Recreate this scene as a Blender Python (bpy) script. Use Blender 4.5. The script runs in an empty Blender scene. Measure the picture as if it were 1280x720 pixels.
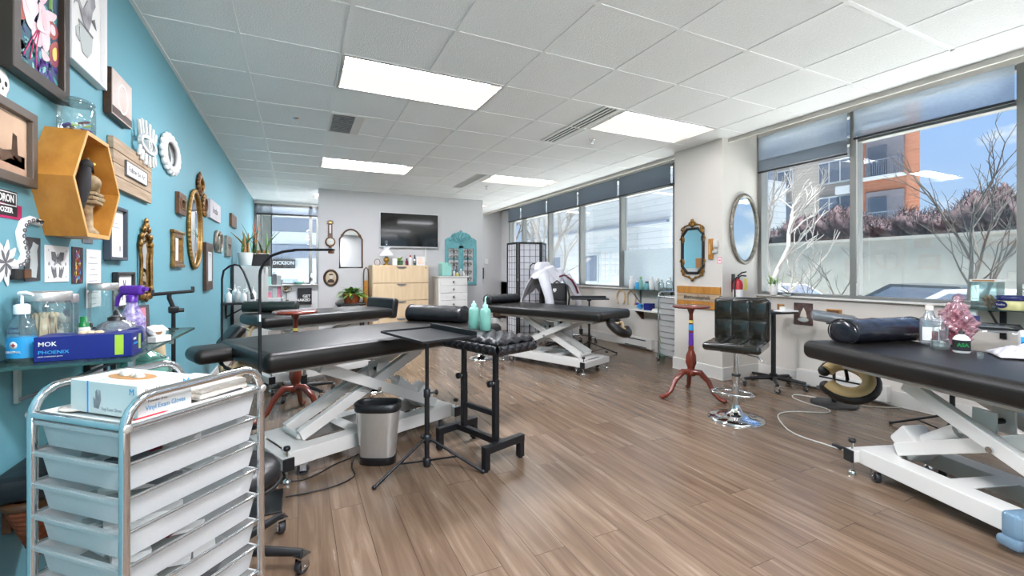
import bpy, math, random
from math import pi, sin, cos, radians as R
from mathutils import Vector, Matrix, Euler

# ---------------------------------------------------------------- camera, world, sun, exposure
SC = bpy.context.scene
COL = SC.collection
cd = bpy.data.cameras.new('camera'); cam = bpy.data.objects.new('camera', cd); COL.objects.link(cam)
cam.location = (0, 0, 1.22); cam.rotation_euler = (R(90), 0, -0.4484)
cd.sensor_width = 36; cd.lens = 556 / 1280 * 36; cd.shift_y = -21.75 / 1280; cd.clip_start = .05; cd.clip_end = 300
SC.camera = cam
SC.view_settings.view_transform = 'Standard'; SC.view_settings.look = 'None'
SC.view_settings.exposure = 0.26; SC.view_settings.gamma = 1.0; SC.view_settings.use_curve_mapping = False
SKY = 1.15
LAMP = 82.0          # radiance of the ceiling light diffusers
SUN = 32.0
try:
    SC.cycles.use_denoising = True
    SC.cycles.max_bounces = 14; SC.cycles.diffuse_bounces = 9; SC.cycles.glossy_bounces = 4
    SC.cycles.transparent_max_bounces = 24; SC.cycles.caustics_reflective = False; SC.cycles.caustics_refractive = False
    SC.cycles.sample_clamp_indirect = 25
except Exception: pass

wd = bpy.data.worlds.new('sky'); SC.world = wd; wd.use_nodes = True
nt = wd.node_tree; nt.nodes.clear()
def wn(t, **k):
    n = nt.nodes.new(t)
    for a, b in k.items(): setattr(n, a, b)
    return n
def lin(h):
    h = h.lstrip('#'); o = []
    for i in (0, 2, 4):
        c = int(h[i:i+2], 16) / 255
        o.append(c / 12.92 if c <= .04045 else ((c + .055) / 1.055) ** 2.4)
    return (*o, 1)
tc = wn('ShaderNodeTexCoord'); sp = wn('ShaderNodeSeparateXYZ'); nt.links.new(tc.outputs['Generated'], sp.inputs[0])
gr = wn('ShaderNodeValToRGB'); e = gr.color_ramp.elements
e[0].position = .0; e[0].color = lin('#c3d4ea'); e[1].position = .75; e[1].color = lin('#5f8fd8')
e.new(.18).color = lin('#a3c2ee'); e.new(.36).color = lin('#86afec')
nt.links.new(sp.outputs['Z'], gr.inputs[0])
mp = wn('ShaderNodeMapping'); mp.inputs['Scale'].default_value = (1, 1, 2.1); mp.inputs['Location'].default_value = (.31, .12, .05)
nt.links.new(tc.outputs['Generated'], mp.inputs[0])
no = wn('ShaderNodeTexNoise'); no.inputs['Scale'].default_value = 5.5; no.inputs['Detail'].default_value = 9; no.inputs['Roughness'].default_value = .52
nt.links.new(mp.outputs[0], no.inputs['Vector'])
cr = wn('ShaderNodeValToRGB'); cr.color_ramp.elements[0].position = .53; cr.color_ramp.elements[1].position = .64
nt.links.new(no.outputs['Fac'], cr.inputs[0])
mx = wn('ShaderNodeMixRGB'); nt.links.new(cr.outputs[0], mx.inputs[0]); nt.links.new(gr.outputs[0], mx.inputs[1]); mx.inputs[2].default_value = (.9, .92, .95, 1)
bg = wn('ShaderNodeBackground'); bg.inputs[1].default_value = SKY; nt.links.new(mx.outputs[0], bg.inputs[0])
wo = wn('ShaderNodeOutputWorld'); nt.links.new(bg.outputs[0], wo.inputs[0])

sl = bpy.data.lights.new('sun', 'SUN'); sl.energy = SUN; sl.angle = R(8); sl.color = (1, .96, .9)
so = bpy.data.objects.new('sun', sl); COL.objects.link(so); so.rotation_euler = Vector((.10, .03, -.99)).to_track_quat('-Z', 'Y').to_euler()
# light portals in the window openings (they only guide sampling of the sky)
def portal(loc, rot, sx, sy):
    l = bpy.data.lights.new('window_portal', 'AREA'); l.shape = 'RECTANGLE'; l.size = sx; l.size_y = sy
    try: l.cycles.is_portal = True
    except Exception: pass
    o = bpy.data.objects.new('window_portal', l); COL.objects.link(o); o.location = loc; o.rotation_euler = rot
portal((5.02, .4, 1.85), (0, R(90), 0), 1.8, 6.0)
portal((5.02, 7.3, 1.85), (0, R(90), 0), 1.8, 6.2)
portal((2.0, -2.65, 1.4), (R(90), 0, 0), 5.2, 2.6)
portal((-.2, 10.9, 1.8), (R(90), 0, R(180)), 1.4, 1.8)

# ---------------------------------------------------------------- mesh builder
class MB:
    def __init__(s): s.v = []; s.f = []; s.mi = []; s.sm = []; s.mats = []; s.M = Matrix()
    def at(s, loc=(0,0,0), rot=(0,0,0)):
        s.M = Matrix.Translation(loc) @ Euler(rot).to_matrix().to_4x4(); return s
    def add(s, vs, fs, m, smooth=False):
        o = len(s.v); M = s.M
        s.v += [tuple(M @ Vector(p)) for p in vs]
        if m not in s.mats: s.mats.append(m)
        k = s.mats.index(m)
        for f in fs: s.f.append([i + o for i in f]); s.mi.append(k); s.sm.append(smooth)
        return s
    def box(s, c, d, m):
        x, y, z = c; a, b, e = d[0]/2, d[1]/2, d[2]/2
        vs = [(x+i*a, y+j*b, z+k*e) for i in (-1,1) for j in (-1,1) for k in (-1,1)]
        return s.add(vs, [(0,1,3,2),(4,6,7,5),(0,4,5,1),(2,3,7,6),(0,2,6,4),(1,5,7,3)], m)
    def rbox(s, c, d, r, m, n=4, fn=None):
        # box with rounded edges
        h = [max(d[i]/2 - r, 0) for i in range(3)]; ang = [i/n*pi/2 - pi/4 for i in range(n+1)]
        def ticks(i):
            t = [-h[i] + 0] ; return t
        vs, fs = [], []
        g = []
        for i in range(n+1): g.append(math.tan(-pi/4 + i/n*pi/2))
        for ax in range(3):
            for sg in (-1, 1):
                o = len(vs); u, w = (ax+1) % 3, (ax+2) % 3
                U = [x for x in g[:n//2]] ; 
                gu = [(-1, t) for t in g[:n//2+1]] + [(1, t) for t in g[n//2:]]
                for (su, tu) in gu:
                    for (sw, tw) in gu:
                        dv = [0, 0, 0]; dv[ax] = sg; dv[u] = tu; dv[w] = tw
                        L = math.sqrt(sum(q*q for q in dv)); p = [0, 0, 0]
                        p[ax] = sg*h[ax]; p[u] = su*h[u]; p[w] = sw*h[w]
                        q = [c[i] + p[i] + dv[i]/L*r for i in range(3)]
                        vs.append(q)
                k = len(gu)
                for i in range(k-1):
                    for j in range(k-1):
                        a = o+i*k+j; q = (a, a+k, a+k+1, a+1)
                        fs.append(q if sg > 0 else q[::-1])
        if fn: vs = [fn(Vector(p)) for p in vs]
        return s.add(vs, fs, m, True)
    def tube(s, path, r, m, n=8, closed=False, caps=True):
        P = [Vector(p) for p in path]; N = len(P); rr = r if hasattr(r, '__len__') else [r]*N
        T = []
        for i in range(N):
            a = P[(i-1) % N] if (closed or i > 0) else P[i]; b = P[(i+1) % N] if (closed or i < N-1) else P[i]
            t = (b - a); T.append(t.normalized() if t.length > 1e-9 else Vector((0,0,1)))
        up = Vector((0,0,1)) if abs(T[0].z) < .9 else Vector((1,0,0))
        nrm = T[0].cross(up).normalized(); vs, fs = [], []
        for i in range(N):
            nrm = (nrm - T[i]*nrm.dot(T[i])); nrm = nrm.normalized() if nrm.length > 1e-6 else T[i].orthogonal().normalized()
            b = T[i].cross(nrm)
            for k in range(n):
                a = 2*pi*k/n; vs.append(P[i] + (nrm*cos(a) + b*sin(a))*rr[i])
        for i in range(N if closed else N-1):
            for k in range(n):
                a = i*n+k; b = i*n+(k+1) % n; c = ((i+1) % N)*n+(k+1) % n; d = ((i+1) % N)*n+k
                fs.append((a, b, c, d))
        s.add(vs, fs, m, True)
        if caps and not closed:
            s.add(vs[:n], [tuple(range(n))[::-1]], m); s.add(vs[-n:], [tuple(range(n))], m)
        return s
    def cyl(s, p0, p1, r, m, r1=None, n=16): return s.tube([p0, p1], [r, r if r1 is None else r1], m, n)
    def lathe(s, prof, m, c=(0,0,0), n=20, sx=1, sy=1, smooth=True):
        vs, fs = [], []
        for (r, z) in prof:
            for k in range(n):
                a = 2*pi*k/n; vs.append((c[0]+r*cos(a)*sx, c[1]+r*sin(a)*sy, c[2]+z))
        for i in range(len(prof)-1):
            for k in range(n): fs.append((i*n+k, i*n+(k+1) % n, (i+1)*n+(k+1) % n, (i+1)*n+k))
        s.add(vs, fs, m, smooth)
        if prof[0][0] > 1e-5: s.add(vs[:n], [tuple(range(n))[::-1]], m)
        if prof[-1][0] > 1e-5: s.add(vs[-n:], [tuple(range(n))], m)
        return s
    def ball(s, c, r, m, n=14, k=9):
        rx, ry, rz = r if hasattr(r, '__len__') else (r, r, r); vs, fs = [], []
        for i in range(k+1):
            t = pi*i/k
            for j in range(n): a = 2*pi*j/n; vs.append((c[0]+rx*sin(t)*cos(a), c[1]+ry*sin(t)*sin(a), c[2]-rz*cos(t)))
        for i in range(k):
            for j in range(n): fs.append((i*n+j, i*n+(j+1) % n, (i+1)*n+(j+1) % n, (i+1)*n+j))
        return s.add(vs, fs, m, True)
    def prism(s, pts, z0, z1, m, side=None):
        n = len(pts); vs = [(x, y, z0) for x, y in pts] + [(x, y, z1) for x, y in pts]
        ar = sum(pts[i][0]*pts[(i+1) % n][1] - pts[(i+1) % n][0]*pts[i][1] for i in range(n))
        o = list(range(n)) if ar > 0 else list(range(n))[::-1]
        s.add(vs, [[i+n for i in o], o[::-1]], m)
        s.add(vs, [(o[i], o[(i+1) % n], o[(i+1) % n]+n, o[i]+n) for i in range(n)], side or m)
        return s
    def ring(s, outer, inner, z0, z1, m):
        # extruded ring between two polygons of equal length (both counter-clockwise)
        n = len(outer); vs = [(*p, z0) for p in outer]+[(*p, z1) for p in outer]+[(*p, z0) for p in inner]+[(*p, z1) for p in inner]; fs = []
        for i in range(n):
            j = (i+1) % n
            fs += [(i, j, n+j, n+i), (n+i, n+j, 3*n+j, 3*n+i), (2*n+j, 2*n+i, 3*n+i, 3*n+j), (2*n+i, 2*n+j, j, i)]
        return s.add(vs, fs, m)
    def rring(s, w, h, fw, z0, z1, m, c=(0, 0)):
        a, b = w/2, h/2; q = lambda a, b: [(c[0]-a, c[1]-b), (c[0]+a, c[1]-b), (c[0]+a, c[1]+b), (c[0]-a, c[1]+b)]
        return s.ring(q(a, b), q(a-fw, b-fw), z0, z1, m)
    def grid(s, fn, nu, nv, m, t=.002, smooth=True):
        # thin sheet with thickness t from fn(u,v)
        P = [[Vector(fn(i/nu, j/nv)) for j in range(nv+1)] for i in range(nu+1)]; vs = []; k = nv+1
        for sgn in (0, 1):
            for i in range(nu+1):
                for j in range(nv+1):
                    a = P[min(i+1, nu)][j]-P[max(i-1, 0)][j]; b = P[i][min(j+1, nv)]-P[i][max(j-1, 0)]
                    nn = a.cross(b); nn = nn.normalized() if nn.length > 1e-9 else Vector((0,0,1)); vs.append(P[i][j] + nn*(t*sgn))
        o = (nu+1)*k; fs = []
        for i in range(nu):
            for j in range(nv):
                a = i*k+j; fs.append((a, a+1, a+k+1, a+k)); fs.append((o+a, o+a+k, o+a+k+1, o+a+1))
        bd = [(i, 0) for i in range(nu)]+[(nu, j) for j in range(nv)]+[(i, nv) for i in range(nu, 0, -1)]+[(0, j) for j in range(nv, 0, -1)]
        for q in range(len(bd)):
            a = bd[q][0]*k+bd[q][1]; b2 = bd[(q+1) % len(bd)]; b = b2[0]*k+b2[1]; fs.append((b, a, o+a, o+b)[::-1])
        return s.add(vs, fs, m, smooth)
    def mesh(s, name):
        me = bpy.data.meshes.new(name); me.from_pydata(s.v, [], s.f)
        for m in s.mats: me.materials.append(m)
        me.polygons.foreach_set('material_index', s.mi); me.polygons.foreach_set('use_smooth', s.sm)
        me.update(); return me

def props(o, label=None, cat=None, group=None, kind=None):
    if label: o['label'] = label
    if cat: o['category'] = cat
    if group: o['group'] = group
    if kind: o['kind'] = kind
    return o
def bev(o, w, seg=2):
    if w:
        b = o.modifiers.new('bevel', 'BEVEL'); b.width = w; b.segments = seg; b.limit_method = 'ANGLE'; b.angle_limit = R(40)
    return o
def thing(name, label, cat, loc=(0,0,0), rot=(0,0,0), group=None):
    o = bpy.data.objects.new(name, None); COL.objects.link(o); o.empty_display_size = .05
    o.location = loc; o.rotation_euler = rot if hasattr(rot, '__len__') else (0, 0, rot)
    return props(o, label, cat, group)
def part(name, mb, parent, label=None, bevel=0, kind=None):
    o = bpy.data.objects.new(name, mb.mesh(name)); COL.objects.link(o); o.parent = parent
    return bev(props(o, label, kind=kind), bevel)
def solo(name, label, cat, mb, loc=(0,0,0), rot=(0,0,0), group=None, bevel=0):
    o = bpy.data.objects.new(name, mb.mesh(name)); COL.objects.link(o); o.location = loc
    o.rotation_euler = rot if hasattr(rot, '__len__') else (0, 0, rot)
    return bev(props(o, label, cat, group), bevel)
def struct(name, mb, parent=None, bevel=0, label=None):
    o = bpy.data.objects.new(name, mb.mesh(name)); COL.objects.link(o)
    if parent: o.parent = parent
    else: o['kind'] = 'structure'
    if label: o['label'] = label
    return bev(o, bevel)
def dup(root, loc, rot=None, label=None):
    def cp(o, par):
        c = o.copy(); COL.objects.link(c)
        if par: c.parent = par
        for ch in o.children: cp(ch, c)
        return c
    r = cp(root, None); r.location = loc
    if rot is not None: r.rotation_euler = rot if hasattr(rot, '__len__') else (0, 0, rot)
    if label: r['label'] = label
    return r
def text(s, size, m, parent, loc, rot=(0,0,0), ext=.0006, align='CENTER', name='lettering', sx=1, bold=0):
    c = bpy.data.curves.new(name, 'FONT'); c.body = s; c.size = size; c.extrude = ext; c.align_x = align; c.align_y = 'CENTER'; c.offset = bold; c.resolution_u = 2
    t = bpy.data.objects.new(name, c); COL.objects.link(t)
    dg = bpy.context.evaluated_depsgraph_get(); me = bpy.data.meshes.new_from_object(t.evaluated_get(dg))
    bpy.data.objects.remove(t); me.materials.clear(); me.materials.append(m)
    o = bpy.data.objects.new(name, me); COL.objects.link(o); o.parent = parent; o.location = loc; o.rotation_euler = rot; o.scale = (sx, 1, 1)
    return o

# ---------------------------------------------------------------- materials (all procedural)
def mat(name, col, rough=.5, metal=0, var=.06, scale=8, bump=0, bscale=60, c2=None, stretch=(1,1,1), coat=0, alpha=1, spec=None, trans=0):
    m = bpy.data.materials.new(name); m.use_nodes = True; t = m.node_tree; b = t.nodes['Principled BSDF']
    c = lin(col) if isinstance(col, str) else col
    tc = t.nodes.new('ShaderNodeTexCoord'); mp = t.nodes.new('ShaderNodeMapping'); mp.inputs['Scale'].default_value = stretch
    t.links.new(tc.outputs['Object'], mp.inputs[0])
    n = t.nodes.new('ShaderNodeTexNoise'); n.inputs['Scale'].default_value = scale; n.inputs['Detail'].default_value = 5
    t.links.new(mp.outputs[0], n.inputs['Vector'])
    r = t.nodes.new('ShaderNodeValToRGB'); r.color_ramp.elements[0].position = .3; r.color_ramp.elements[1].position = .7
    if c2: a, z = c, lin(c2)
    else: a = tuple(max(0, x*(1-var)) for x in c[:3])+(1,); z = tuple(min(1, x*(1+var)) for x in c[:3])+(1,)
    r.color_ramp.elements[0].color = a; r.color_ramp.elements[1].color = z
    t.links.new(n.outputs['Fac'], r.inputs[0]); t.links.new(r.outputs[0], b.inputs['Base Color'])
    b.inputs['Roughness'].default_value = rough; b.inputs['Metallic'].default_value = metal
    if coat: b.inputs['Coat Weight'].default_value = coat; b.inputs['Coat Roughness'].default_value = .1
    if spec is not None: b.inputs['Specular IOR Level'].default_value = spec
    if alpha < 1: b.inputs['Alpha'].default_value = alpha
    if bump:
        n2 = t.nodes.new('ShaderNodeTexNoise'); n2.inputs['Scale'].default_value = bscale; n2.inputs['Detail'].default_value = 4
        t.links.new(mp.outputs[0], n2.inputs['Vector'])
        bp = t.nodes.new('ShaderNodeBump'); bp.inputs['Strength'].default_value = bump; bp.inputs['Distance'].default_value = .01
        t.links.new(n2.outputs['Fac'], bp.inputs['Height']); t.links.new(bp.outputs[0], b.inputs['Normal'])
    return m
def wood(name, c1, c2, rough=.45, scale=3, stretch=(1, 12, 12), coat=0): return mat(name, c1, rough, c2=c2, scale=scale, stretch=stretch, bump=.08, bscale=12, coat=coat)
def clear(name, tint='#ffffff', refl=.12, op=0.0, rough=.02, opcol='#ffffff', k=.6, tl_=.4):
    # thin clear sheet: transparent + fresnel reflection (+ a little body colour)
    m = bpy.data.materials.new(name); m.use_nodes = True; t = m.node_tree; t.nodes.clear()
    o = t.nodes.new('ShaderNodeOutputMaterial'); tr = t.nodes.new('ShaderNodeBsdfTransparent'); tr.inputs[0].default_value = lin(tint)
    g = t.nodes.new('ShaderNodeBsdfGlossy'); g.inputs['Roughness'].default_value = rough
    lw = t.nodes.new('ShaderNodeLayerWeight'); lw.inputs[0].default_value = .25
    mu = t.nodes.new('ShaderNodeMath'); mu.operation = 'MULTIPLY_ADD'; mu.inputs[1].default_value = k; mu.inputs[2].default_value = refl*.3; mu.use_clamp = True
    t.links.new(lw.outputs['Fresnel'], mu.inputs[0])
    base = tr
    if op:
        df = t.nodes.new('ShaderNodeBsdfDiffuse'); df.inputs[0].default_value = lin(opcol); tl = t.nodes.new('ShaderNodeBsdfTranslucent'); tl.inputs[0].default_value = lin(opcol)
        nz = t.nodes.new('ShaderNodeTexNoise'); nz.inputs['Scale'].default_value = 30
        md = t.nodes.new('ShaderNodeMixShader'); md.inputs[0].default_value = tl_; t.links.new(df.outputs[0], md.inputs[1]); t.links.new(tl.outputs[0], md.inputs[2])
        mo = t.nodes.new('ShaderNodeMixShader'); rg = t.nodes.new('ShaderNodeMapRange'); rg.inputs['To Min'].default_value = op-.05; rg.inputs['To Max'].default_value = op+.05
        t.links.new(nz.outputs['Fac'], rg.inputs['Value']); t.links.new(rg.outputs[0], mo.inputs[0])
        t.links.new(tr.outputs[0], mo.inputs[1]); t.links.new(md.outputs[0], mo.inputs[2]); base = mo
    ms = t.nodes.new('ShaderNodeMixShader'); t.links.new(mu.outputs[0], ms.inputs[0]); t.links.new(base.outputs[0], ms.inputs[1]); t.links.new(g.outputs[0], ms.inputs[2])
    t.links.new(ms.outputs[0], o.inputs[0]); return m
def glow(name, col, s):
    m = bpy.data.materials.new(name); m.use_nodes = True; t = m.node_tree; t.nodes.clear()
    o = t.nodes.new('ShaderNodeOutputMaterial'); e = t.nodes.new('ShaderNodeEmission'); e.inputs[0].default_value = lin(col); e.inputs[1].default_value = s
    t.links.new(e.outputs[0], o.inputs[0]); return m

def floor_mat():
    m = bpy.data.materials.new('plank_floor'); m.use_nodes = True; t = m.node_tree; b = t.nodes['Principled BSDF']; N = t.nodes.new; L = t.links.new
    tc = N('ShaderNodeTexCoord'); mp = N('ShaderNodeMapping'); mp.inputs['Rotation'].default_value = (0, 0, R(90)); L(tc.outputs['Object'], mp.inputs[0])
    br = N('ShaderNodeTexBrick'); br.offset = .37; br.inputs['Scale'].default_value = 1; br.inputs['Brick Width'].default_value = 1.22; br.inputs['Row Height'].default_value = .152
    br.inputs['Mortar Size'].default_value = .0016; br.inputs['Mortar Smooth'].default_value = .2; br.inputs['Bias'].default_value = 0
    br.inputs['Color1'].default_value = (0, 0, 0, 1); br.inputs['Color2'].default_value = (1, 1, 1, 1); br.inputs['Mortar'].default_value = (.5, .5, .5, 1); L(mp.outputs[0], br.inputs['Vector'])
    # grain stretched along the plank, shifted per plank
    vm = N('ShaderNodeVectorMath'); vm.operation = 'MULTIPLY'; vm.inputs[1].default_value = (1.0, 13, 1); L(mp.outputs[0], vm.inputs[0])
    va = N('ShaderNodeVectorMath'); va.operation = 'ADD'; L(vm.outputs[0], va.inputs[0]); sc = N('ShaderNodeVectorMath'); sc.operation = 'SCALE'; sc.inputs['Scale'].default_value = 40
    L(br.outputs['Color'], sc.inputs[0]); L(sc.outputs[0], va.inputs[1])
    n1 = N('ShaderNodeTexNoise'); n1.inputs['Scale'].default_value = 1.7; n1.inputs['Detail'].default_value = 7; n1.inputs['Roughness'].default_value = .56; n1.inputs['Distortion'].default_value = .6; L(va.outputs[0], n1.inputs['Vector'])
    rp = N('ShaderNodeValToRGB'); e = rp.color_ramp.elements; e[0].position = .28; e[0].color = lin('#645244'); e[1].position = .74; e[1].color = lin('#8f7c6a'); e.new(.5).color = lin('#776351')
    L(n1.outputs['Fac'], rp.inputs[0])
    tone = N('ShaderNodeValToRGB'); q = tone.color_ramp.elements; q[0].color = lin('#dcd7d2'); q[1].color = lin('#ffffff'); L(br.outputs['Color'], tone.inputs[0])
    mu = N('ShaderNodeMixRGB'); mu.blend_type = 'MULTIPLY'; mu.inputs[0].default_value = 1; L(rp.outputs[0], mu.inputs[1]); L(tone.outputs[0], mu.inputs[2])
    dk = N('ShaderNodeMixRGB'); dk.blend_type = 'MULTIPLY'; L(br.outputs['Fac'], dk.inputs[0]); L(mu.outputs[0], dk.inputs[1]); dk.inputs[2].default_value = (.45, .42, .4, 1)
    L(dk.outputs[0], b.inputs['Base Color'])
    rr = N('ShaderNodeMapRange'); rr.inputs['To Min'].default_value = .17; rr.inputs['To Max'].default_value = .32; L(n1.outputs['Fac'], rr.inputs['Value']); L(rr.outputs[0], b.inputs['Roughness'])
    bp = N('ShaderNodeBump'); bp.inputs['Strength'].default_value = .12; bp.inputs['Distance'].default_value = .004; L(n1.outputs['Fac'], bp.inputs['Height']); L(bp.outputs[0], b.inputs['Normal'])
    return m
def brick_mat(name, c1, c2, mortar, w=.6, h=.2, rough=.9):
    m = bpy.data.materials.new(name); m.use_nodes = True; t = m.node_tree; b = t.nodes['Principled BSDF']; N = t.nodes.new; L = t.links.new
    tc = N('ShaderNodeTexCoord'); s = N('ShaderNodeSeparateXYZ'); c = N('ShaderNodeCombineXYZ'); ad = N('ShaderNodeMath'); L(tc.outputs['Object'], s.inputs[0]); L(s.outputs['X'], ad.inputs[0]); L(s.outputs['Y'], ad.inputs[1])
    L(ad.outputs[0], c.inputs['X']); L(s.outputs['Z'], c.inputs['Y'])
    br = N('ShaderNodeTexBrick'); br.inputs['Scale'].default_value = 1; br.inputs['Brick Width'].default_value = w; br.inputs['Row Height'].default_value = h; br.inputs['Mortar Size'].default_value = .012
    br.inputs['Color1'].default_value = lin(c1); br.inputs['Color2'].default_value = lin(c2); br.inputs['Mortar'].default_value = lin(mortar); L(c.outputs[0], br.inputs['Vector'])
    L(br.outputs['Color'], b.inputs['Base Color']); b.inputs['Roughness'].default_value = rough; return m

M_floor = floor_mat()
M_teal = mat('teal_paint', '#69a2af', .55, var=.015, scale=1.5, bump=.03, bscale=180)
M_wall = mat('warm_white_paint', '#d3cdc5', .6, var=.012, scale=1.5, bump=.03, bscale=180)
M_grey = mat('pale_grey_paint', '#c9c8c8', .6, var=.012, scale=1.5, bump=.03, bscale=180)
M_trim = mat('white_trim_paint', '#dcd9d4', .45, var=.01)
M_tile = mat('ceiling_tile', '#efefee', .95, var=.05, scale=170, bump=.5, bscale=130)
M_tbar = mat('ceiling_grid_bar', '#eeeeed', .5, var=.01)
M_alu = mat('window_aluminium', '#8d8c88', .42, .55, var=.03)
M_shade = clear('roller_shade_mesh', '#8f979f', .0, .55, .6, '#b4bac2', k=.05, tl_=.6)
M_shade2 = clear('roller_shade_mesh_pale', '#dfe5ec', .0, .38, .6, '#e4eaf0', k=.05, tl_=.7)
M_black = mat('black_plastic', '#17181a', .42, var=.1)
M_steel_k = mat('black_powder_coat', '#1c1d20', .35, .2, var=.08)
M_leather = mat('black_leather', '#181614', .36, var=.15, bump=.12, bscale=240, spec=.4)
M_leather2 = mat('black_leather_soft', '#18181a', .36, var=.2, bump=.25, bscale=28)
M_white = mat('white_powder_coat', '#d9d7d2', .35, var=.015)
M_chrome = mat('chrome', '#d8d8d8', .09, 1, var=.02)
M_steel = mat('brushed_steel', '#cfcdc8', .34, .75, var=.05, scale=4, stretch=(60, 60, 1))
M_mirror = mat('mirror_glass', '#e9eced', .015, 1, var=.0)
M_glass = clear('clear_glass', '#f1f8f7', .22, .06, .02, '#e8f2f2')
M_pane = clear('window_glass', '#f3f7f7', .12, k=.28)
M_shelf = clear('green_edge_glass', '#cfe6e0', .3, .12, .02, '#a9cfc6')
M_edge = mat('glass_edge_green', '#2c4d49', .15)
M_film = clear('frosted_window_film', '#eef3f4', .05, .45, .4, '#e6edf0')
M_poly = clear('milky_polypropylene', '#eef0ef', .12, .80, .25, '#f3f3f2')
M_gold = mat('antique_gold', '#a67c3d', .35, .75, c2='#6b4a22', scale=30, bump=.3, bscale=60)
M_gold_l = mat('bright_gold_rope', '#b9924f', .35, .6, c2='#8a6430', scale=40)
M_brown = wood('dark_brown_wood', '#4a2f1c', '#2c1b10')
M_walnut = wood('walnut_wood', '#6b4526', '#4a2d17')
M_cherry = wood('cherry_lacquer', '#7d2f1a', '#5a1f10', .25, coat=.4, stretch=(8, 8, 1))
M_pine = wood('honey_pine', '#c48a3c', '#a86e28', .42, scale=2.2, stretch=(9, 1.5, 9))
M_pine_e = wood('pale_pine_edge', '#dcae6a', '#cf9c55', .5)
M_maple = wood('pale_maple', '#d9c2a0', '#cdb38d', .45, scale=2, stretch=(10, 10, 1))
M_barn = wood('weathered_board', '#b9a48c', '#9a8268', .8, scale=3, stretch=(1, 14, 1))
M_paper = mat('white_paper', '#e6e5e2', .8, var=.02)
M_print = mat('grey_print', '#77767a', .8, c2='#b9b8ba', scale=14)
M_ink = mat('black_ink', '#1b1b1d', .7)
M_greyink = mat('grey_ink', '#6a6b6d', .7)
M_dframe = mat('black_frame', '#242527', .4, var=.1)
M_whframe = mat('white_frame', '#dedede', .45, var=.02)
M_plaster = mat('white_plaster', '#dcdcda', .7, var=.04, scale=30, bump=.3, bscale=40)
M_silver = mat('aged_silver_frame', '#9b958a', .4, .5, c2='#6f685d', scale=25)
M_mint = mat('mint_plastic', '#9fd8cb', .3, var=.03)
M_mintc = clear('mint_translucent_plastic', '#d8f4ee', .12, .72, .2, '#a5dfd2')
M_blue = mat('royal_blue_card', '#151f72', .4, var=.05)
M_navy = mat('navy_plastic', '#191f5e', .3, var=.08)
M_cyan = mat('cyan_label', '#2f9bd3', .45, var=.03)
M_red = mat('red_enamel', '#b3202a', .3, var=.05)
M_pink = mat('pink_paint', '#e58aa0', .5)
M_magenta = mat('magenta_vinyl', '#b0195a', .45)
M_green = mat('leaf_green', '#4f7d35', .5, c2='#7ea653', scale=20)
M_dgreen = mat('deep_green', '#2c5130', .5, c2='#476f42', scale=20)
M_gcap = mat('green_cap', '#15803f', .35)
M_purple = mat('purple_plastic', '#5a2a9c', .3, var=.05)
M_lime = mat('lime_plastic', '#9fbf3b', .35)
M_orange = mat('orange_cloth', '#d8641d', .8)
M_yellow = mat('yellow_tag', '#e3cf6b', .7)
M_teala = mat('turquoise_paint', '#74b0b4', .6, c2='#5f9ea4', scale=18)
M_beige = mat('beige_canvas', '#cdb894', .85, var=.1, bump=.3, bscale=90)
M_cream = mat('cream_towel', '#d8cfc4', .95, var=.05, bump=.6, bscale=120)
M_card = mat('white_card', '#e2e1dc', .55, var=.015)
M_cardg = mat('pale_grey_card', '#b7bdbb', .55, var=.02)  # even pale grey for cabinet, pots, bottles and trays
M_kraft = mat('kraft_card', '#a5794a', .8)
M_wicker = mat('terracotta_wicker', '#a4532c', .6, c2='#7c3a1c', scale=35, bump=.8, bscale=60)
M_soil = mat('potting_soil', '#3a2c22', .95)
M_grout = mat('pebbles', '#b9b2a6', .8, var=.25, scale=60)
M_cloth = mat('white_jersey', '#dcdbe0', .9, var=.04, bump=.3, bscale=30)
M_wrap = clear('clear_plastic_wrap', '#f2f6f8', .6, .30, .08, '#dfe6ea')
M_pinkwrap = clear('pink_plastic_bag', '#fbe3e8', .5, .34, .12, '#f0b6c4')
M_rubber = mat('wheel_rubber', '#2b2c30', .5)
M_tan = mat('tan_vinyl', '#b79c6c', .4, var=.06)
M_brass = mat('brass', '#a58038', .3, .8)
M_dkred = mat('dark_red_trim', '#6d1626', .7)
M_gloss = mat('glossy_olive_black_leather', '#1c1b15', .2, var=.2, bump=.12, bscale=18, coat=.3)
M_quilt = mat('quilted_vinyl', '#1b1b1e', .36, var=.15)
M_screen = mat('television_glass', '#0b0d0e', .06, coat=.6)
M_cable_w = mat('white_cable', '#c9c7c0', .5)
M_concrete = mat('concrete', '#6c6d6a', .9, var=.08, scale=3)
M_asphalt = mat('pale_bounce_ground', '#d4d6d8', .8, var=.06, scale=1)  # ground kept pale so sunlight bounces up into the room
M_brick = brick_mat('orange_brick', '#94604c', '#8a5743', '#96735f')
M_siding = brick_mat('grey_beige_siding', '#8b8683', '#837f7c', '#6e6b6a', 4, .22)
M_siding2 = brick_mat('pale_grey_siding', '#989da1', '#91959a', '#7a8086', 5, .3)
M_bluegrey = mat('blue_grey_cladding', '#586272', .7, var=.05, scale=2)
M_bwhite = mat('pale_cladding', '#979ea5', .7, var=.03, scale=2)
M_winglass = mat('dark_window_glass', '#4d5767', .1, var=.15, scale=1)
M_bark = mat('pale_bark', '#7b7876', .9, var=.2, scale=20)
M_bark2 = mat('grey_bark', '#393533', .9, var=.2, scale=20)
M_hedge = mat('winter_hedge', '#2b2226', .95, c2='#46333a', scale=9)
M_carw = mat('white_car_paint', '#989da4', .25, var=.02, coat=.4)
M_card_k = mat('dark_car_paint', '#2c3038', .25, var=.05, coat=.4)

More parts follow.
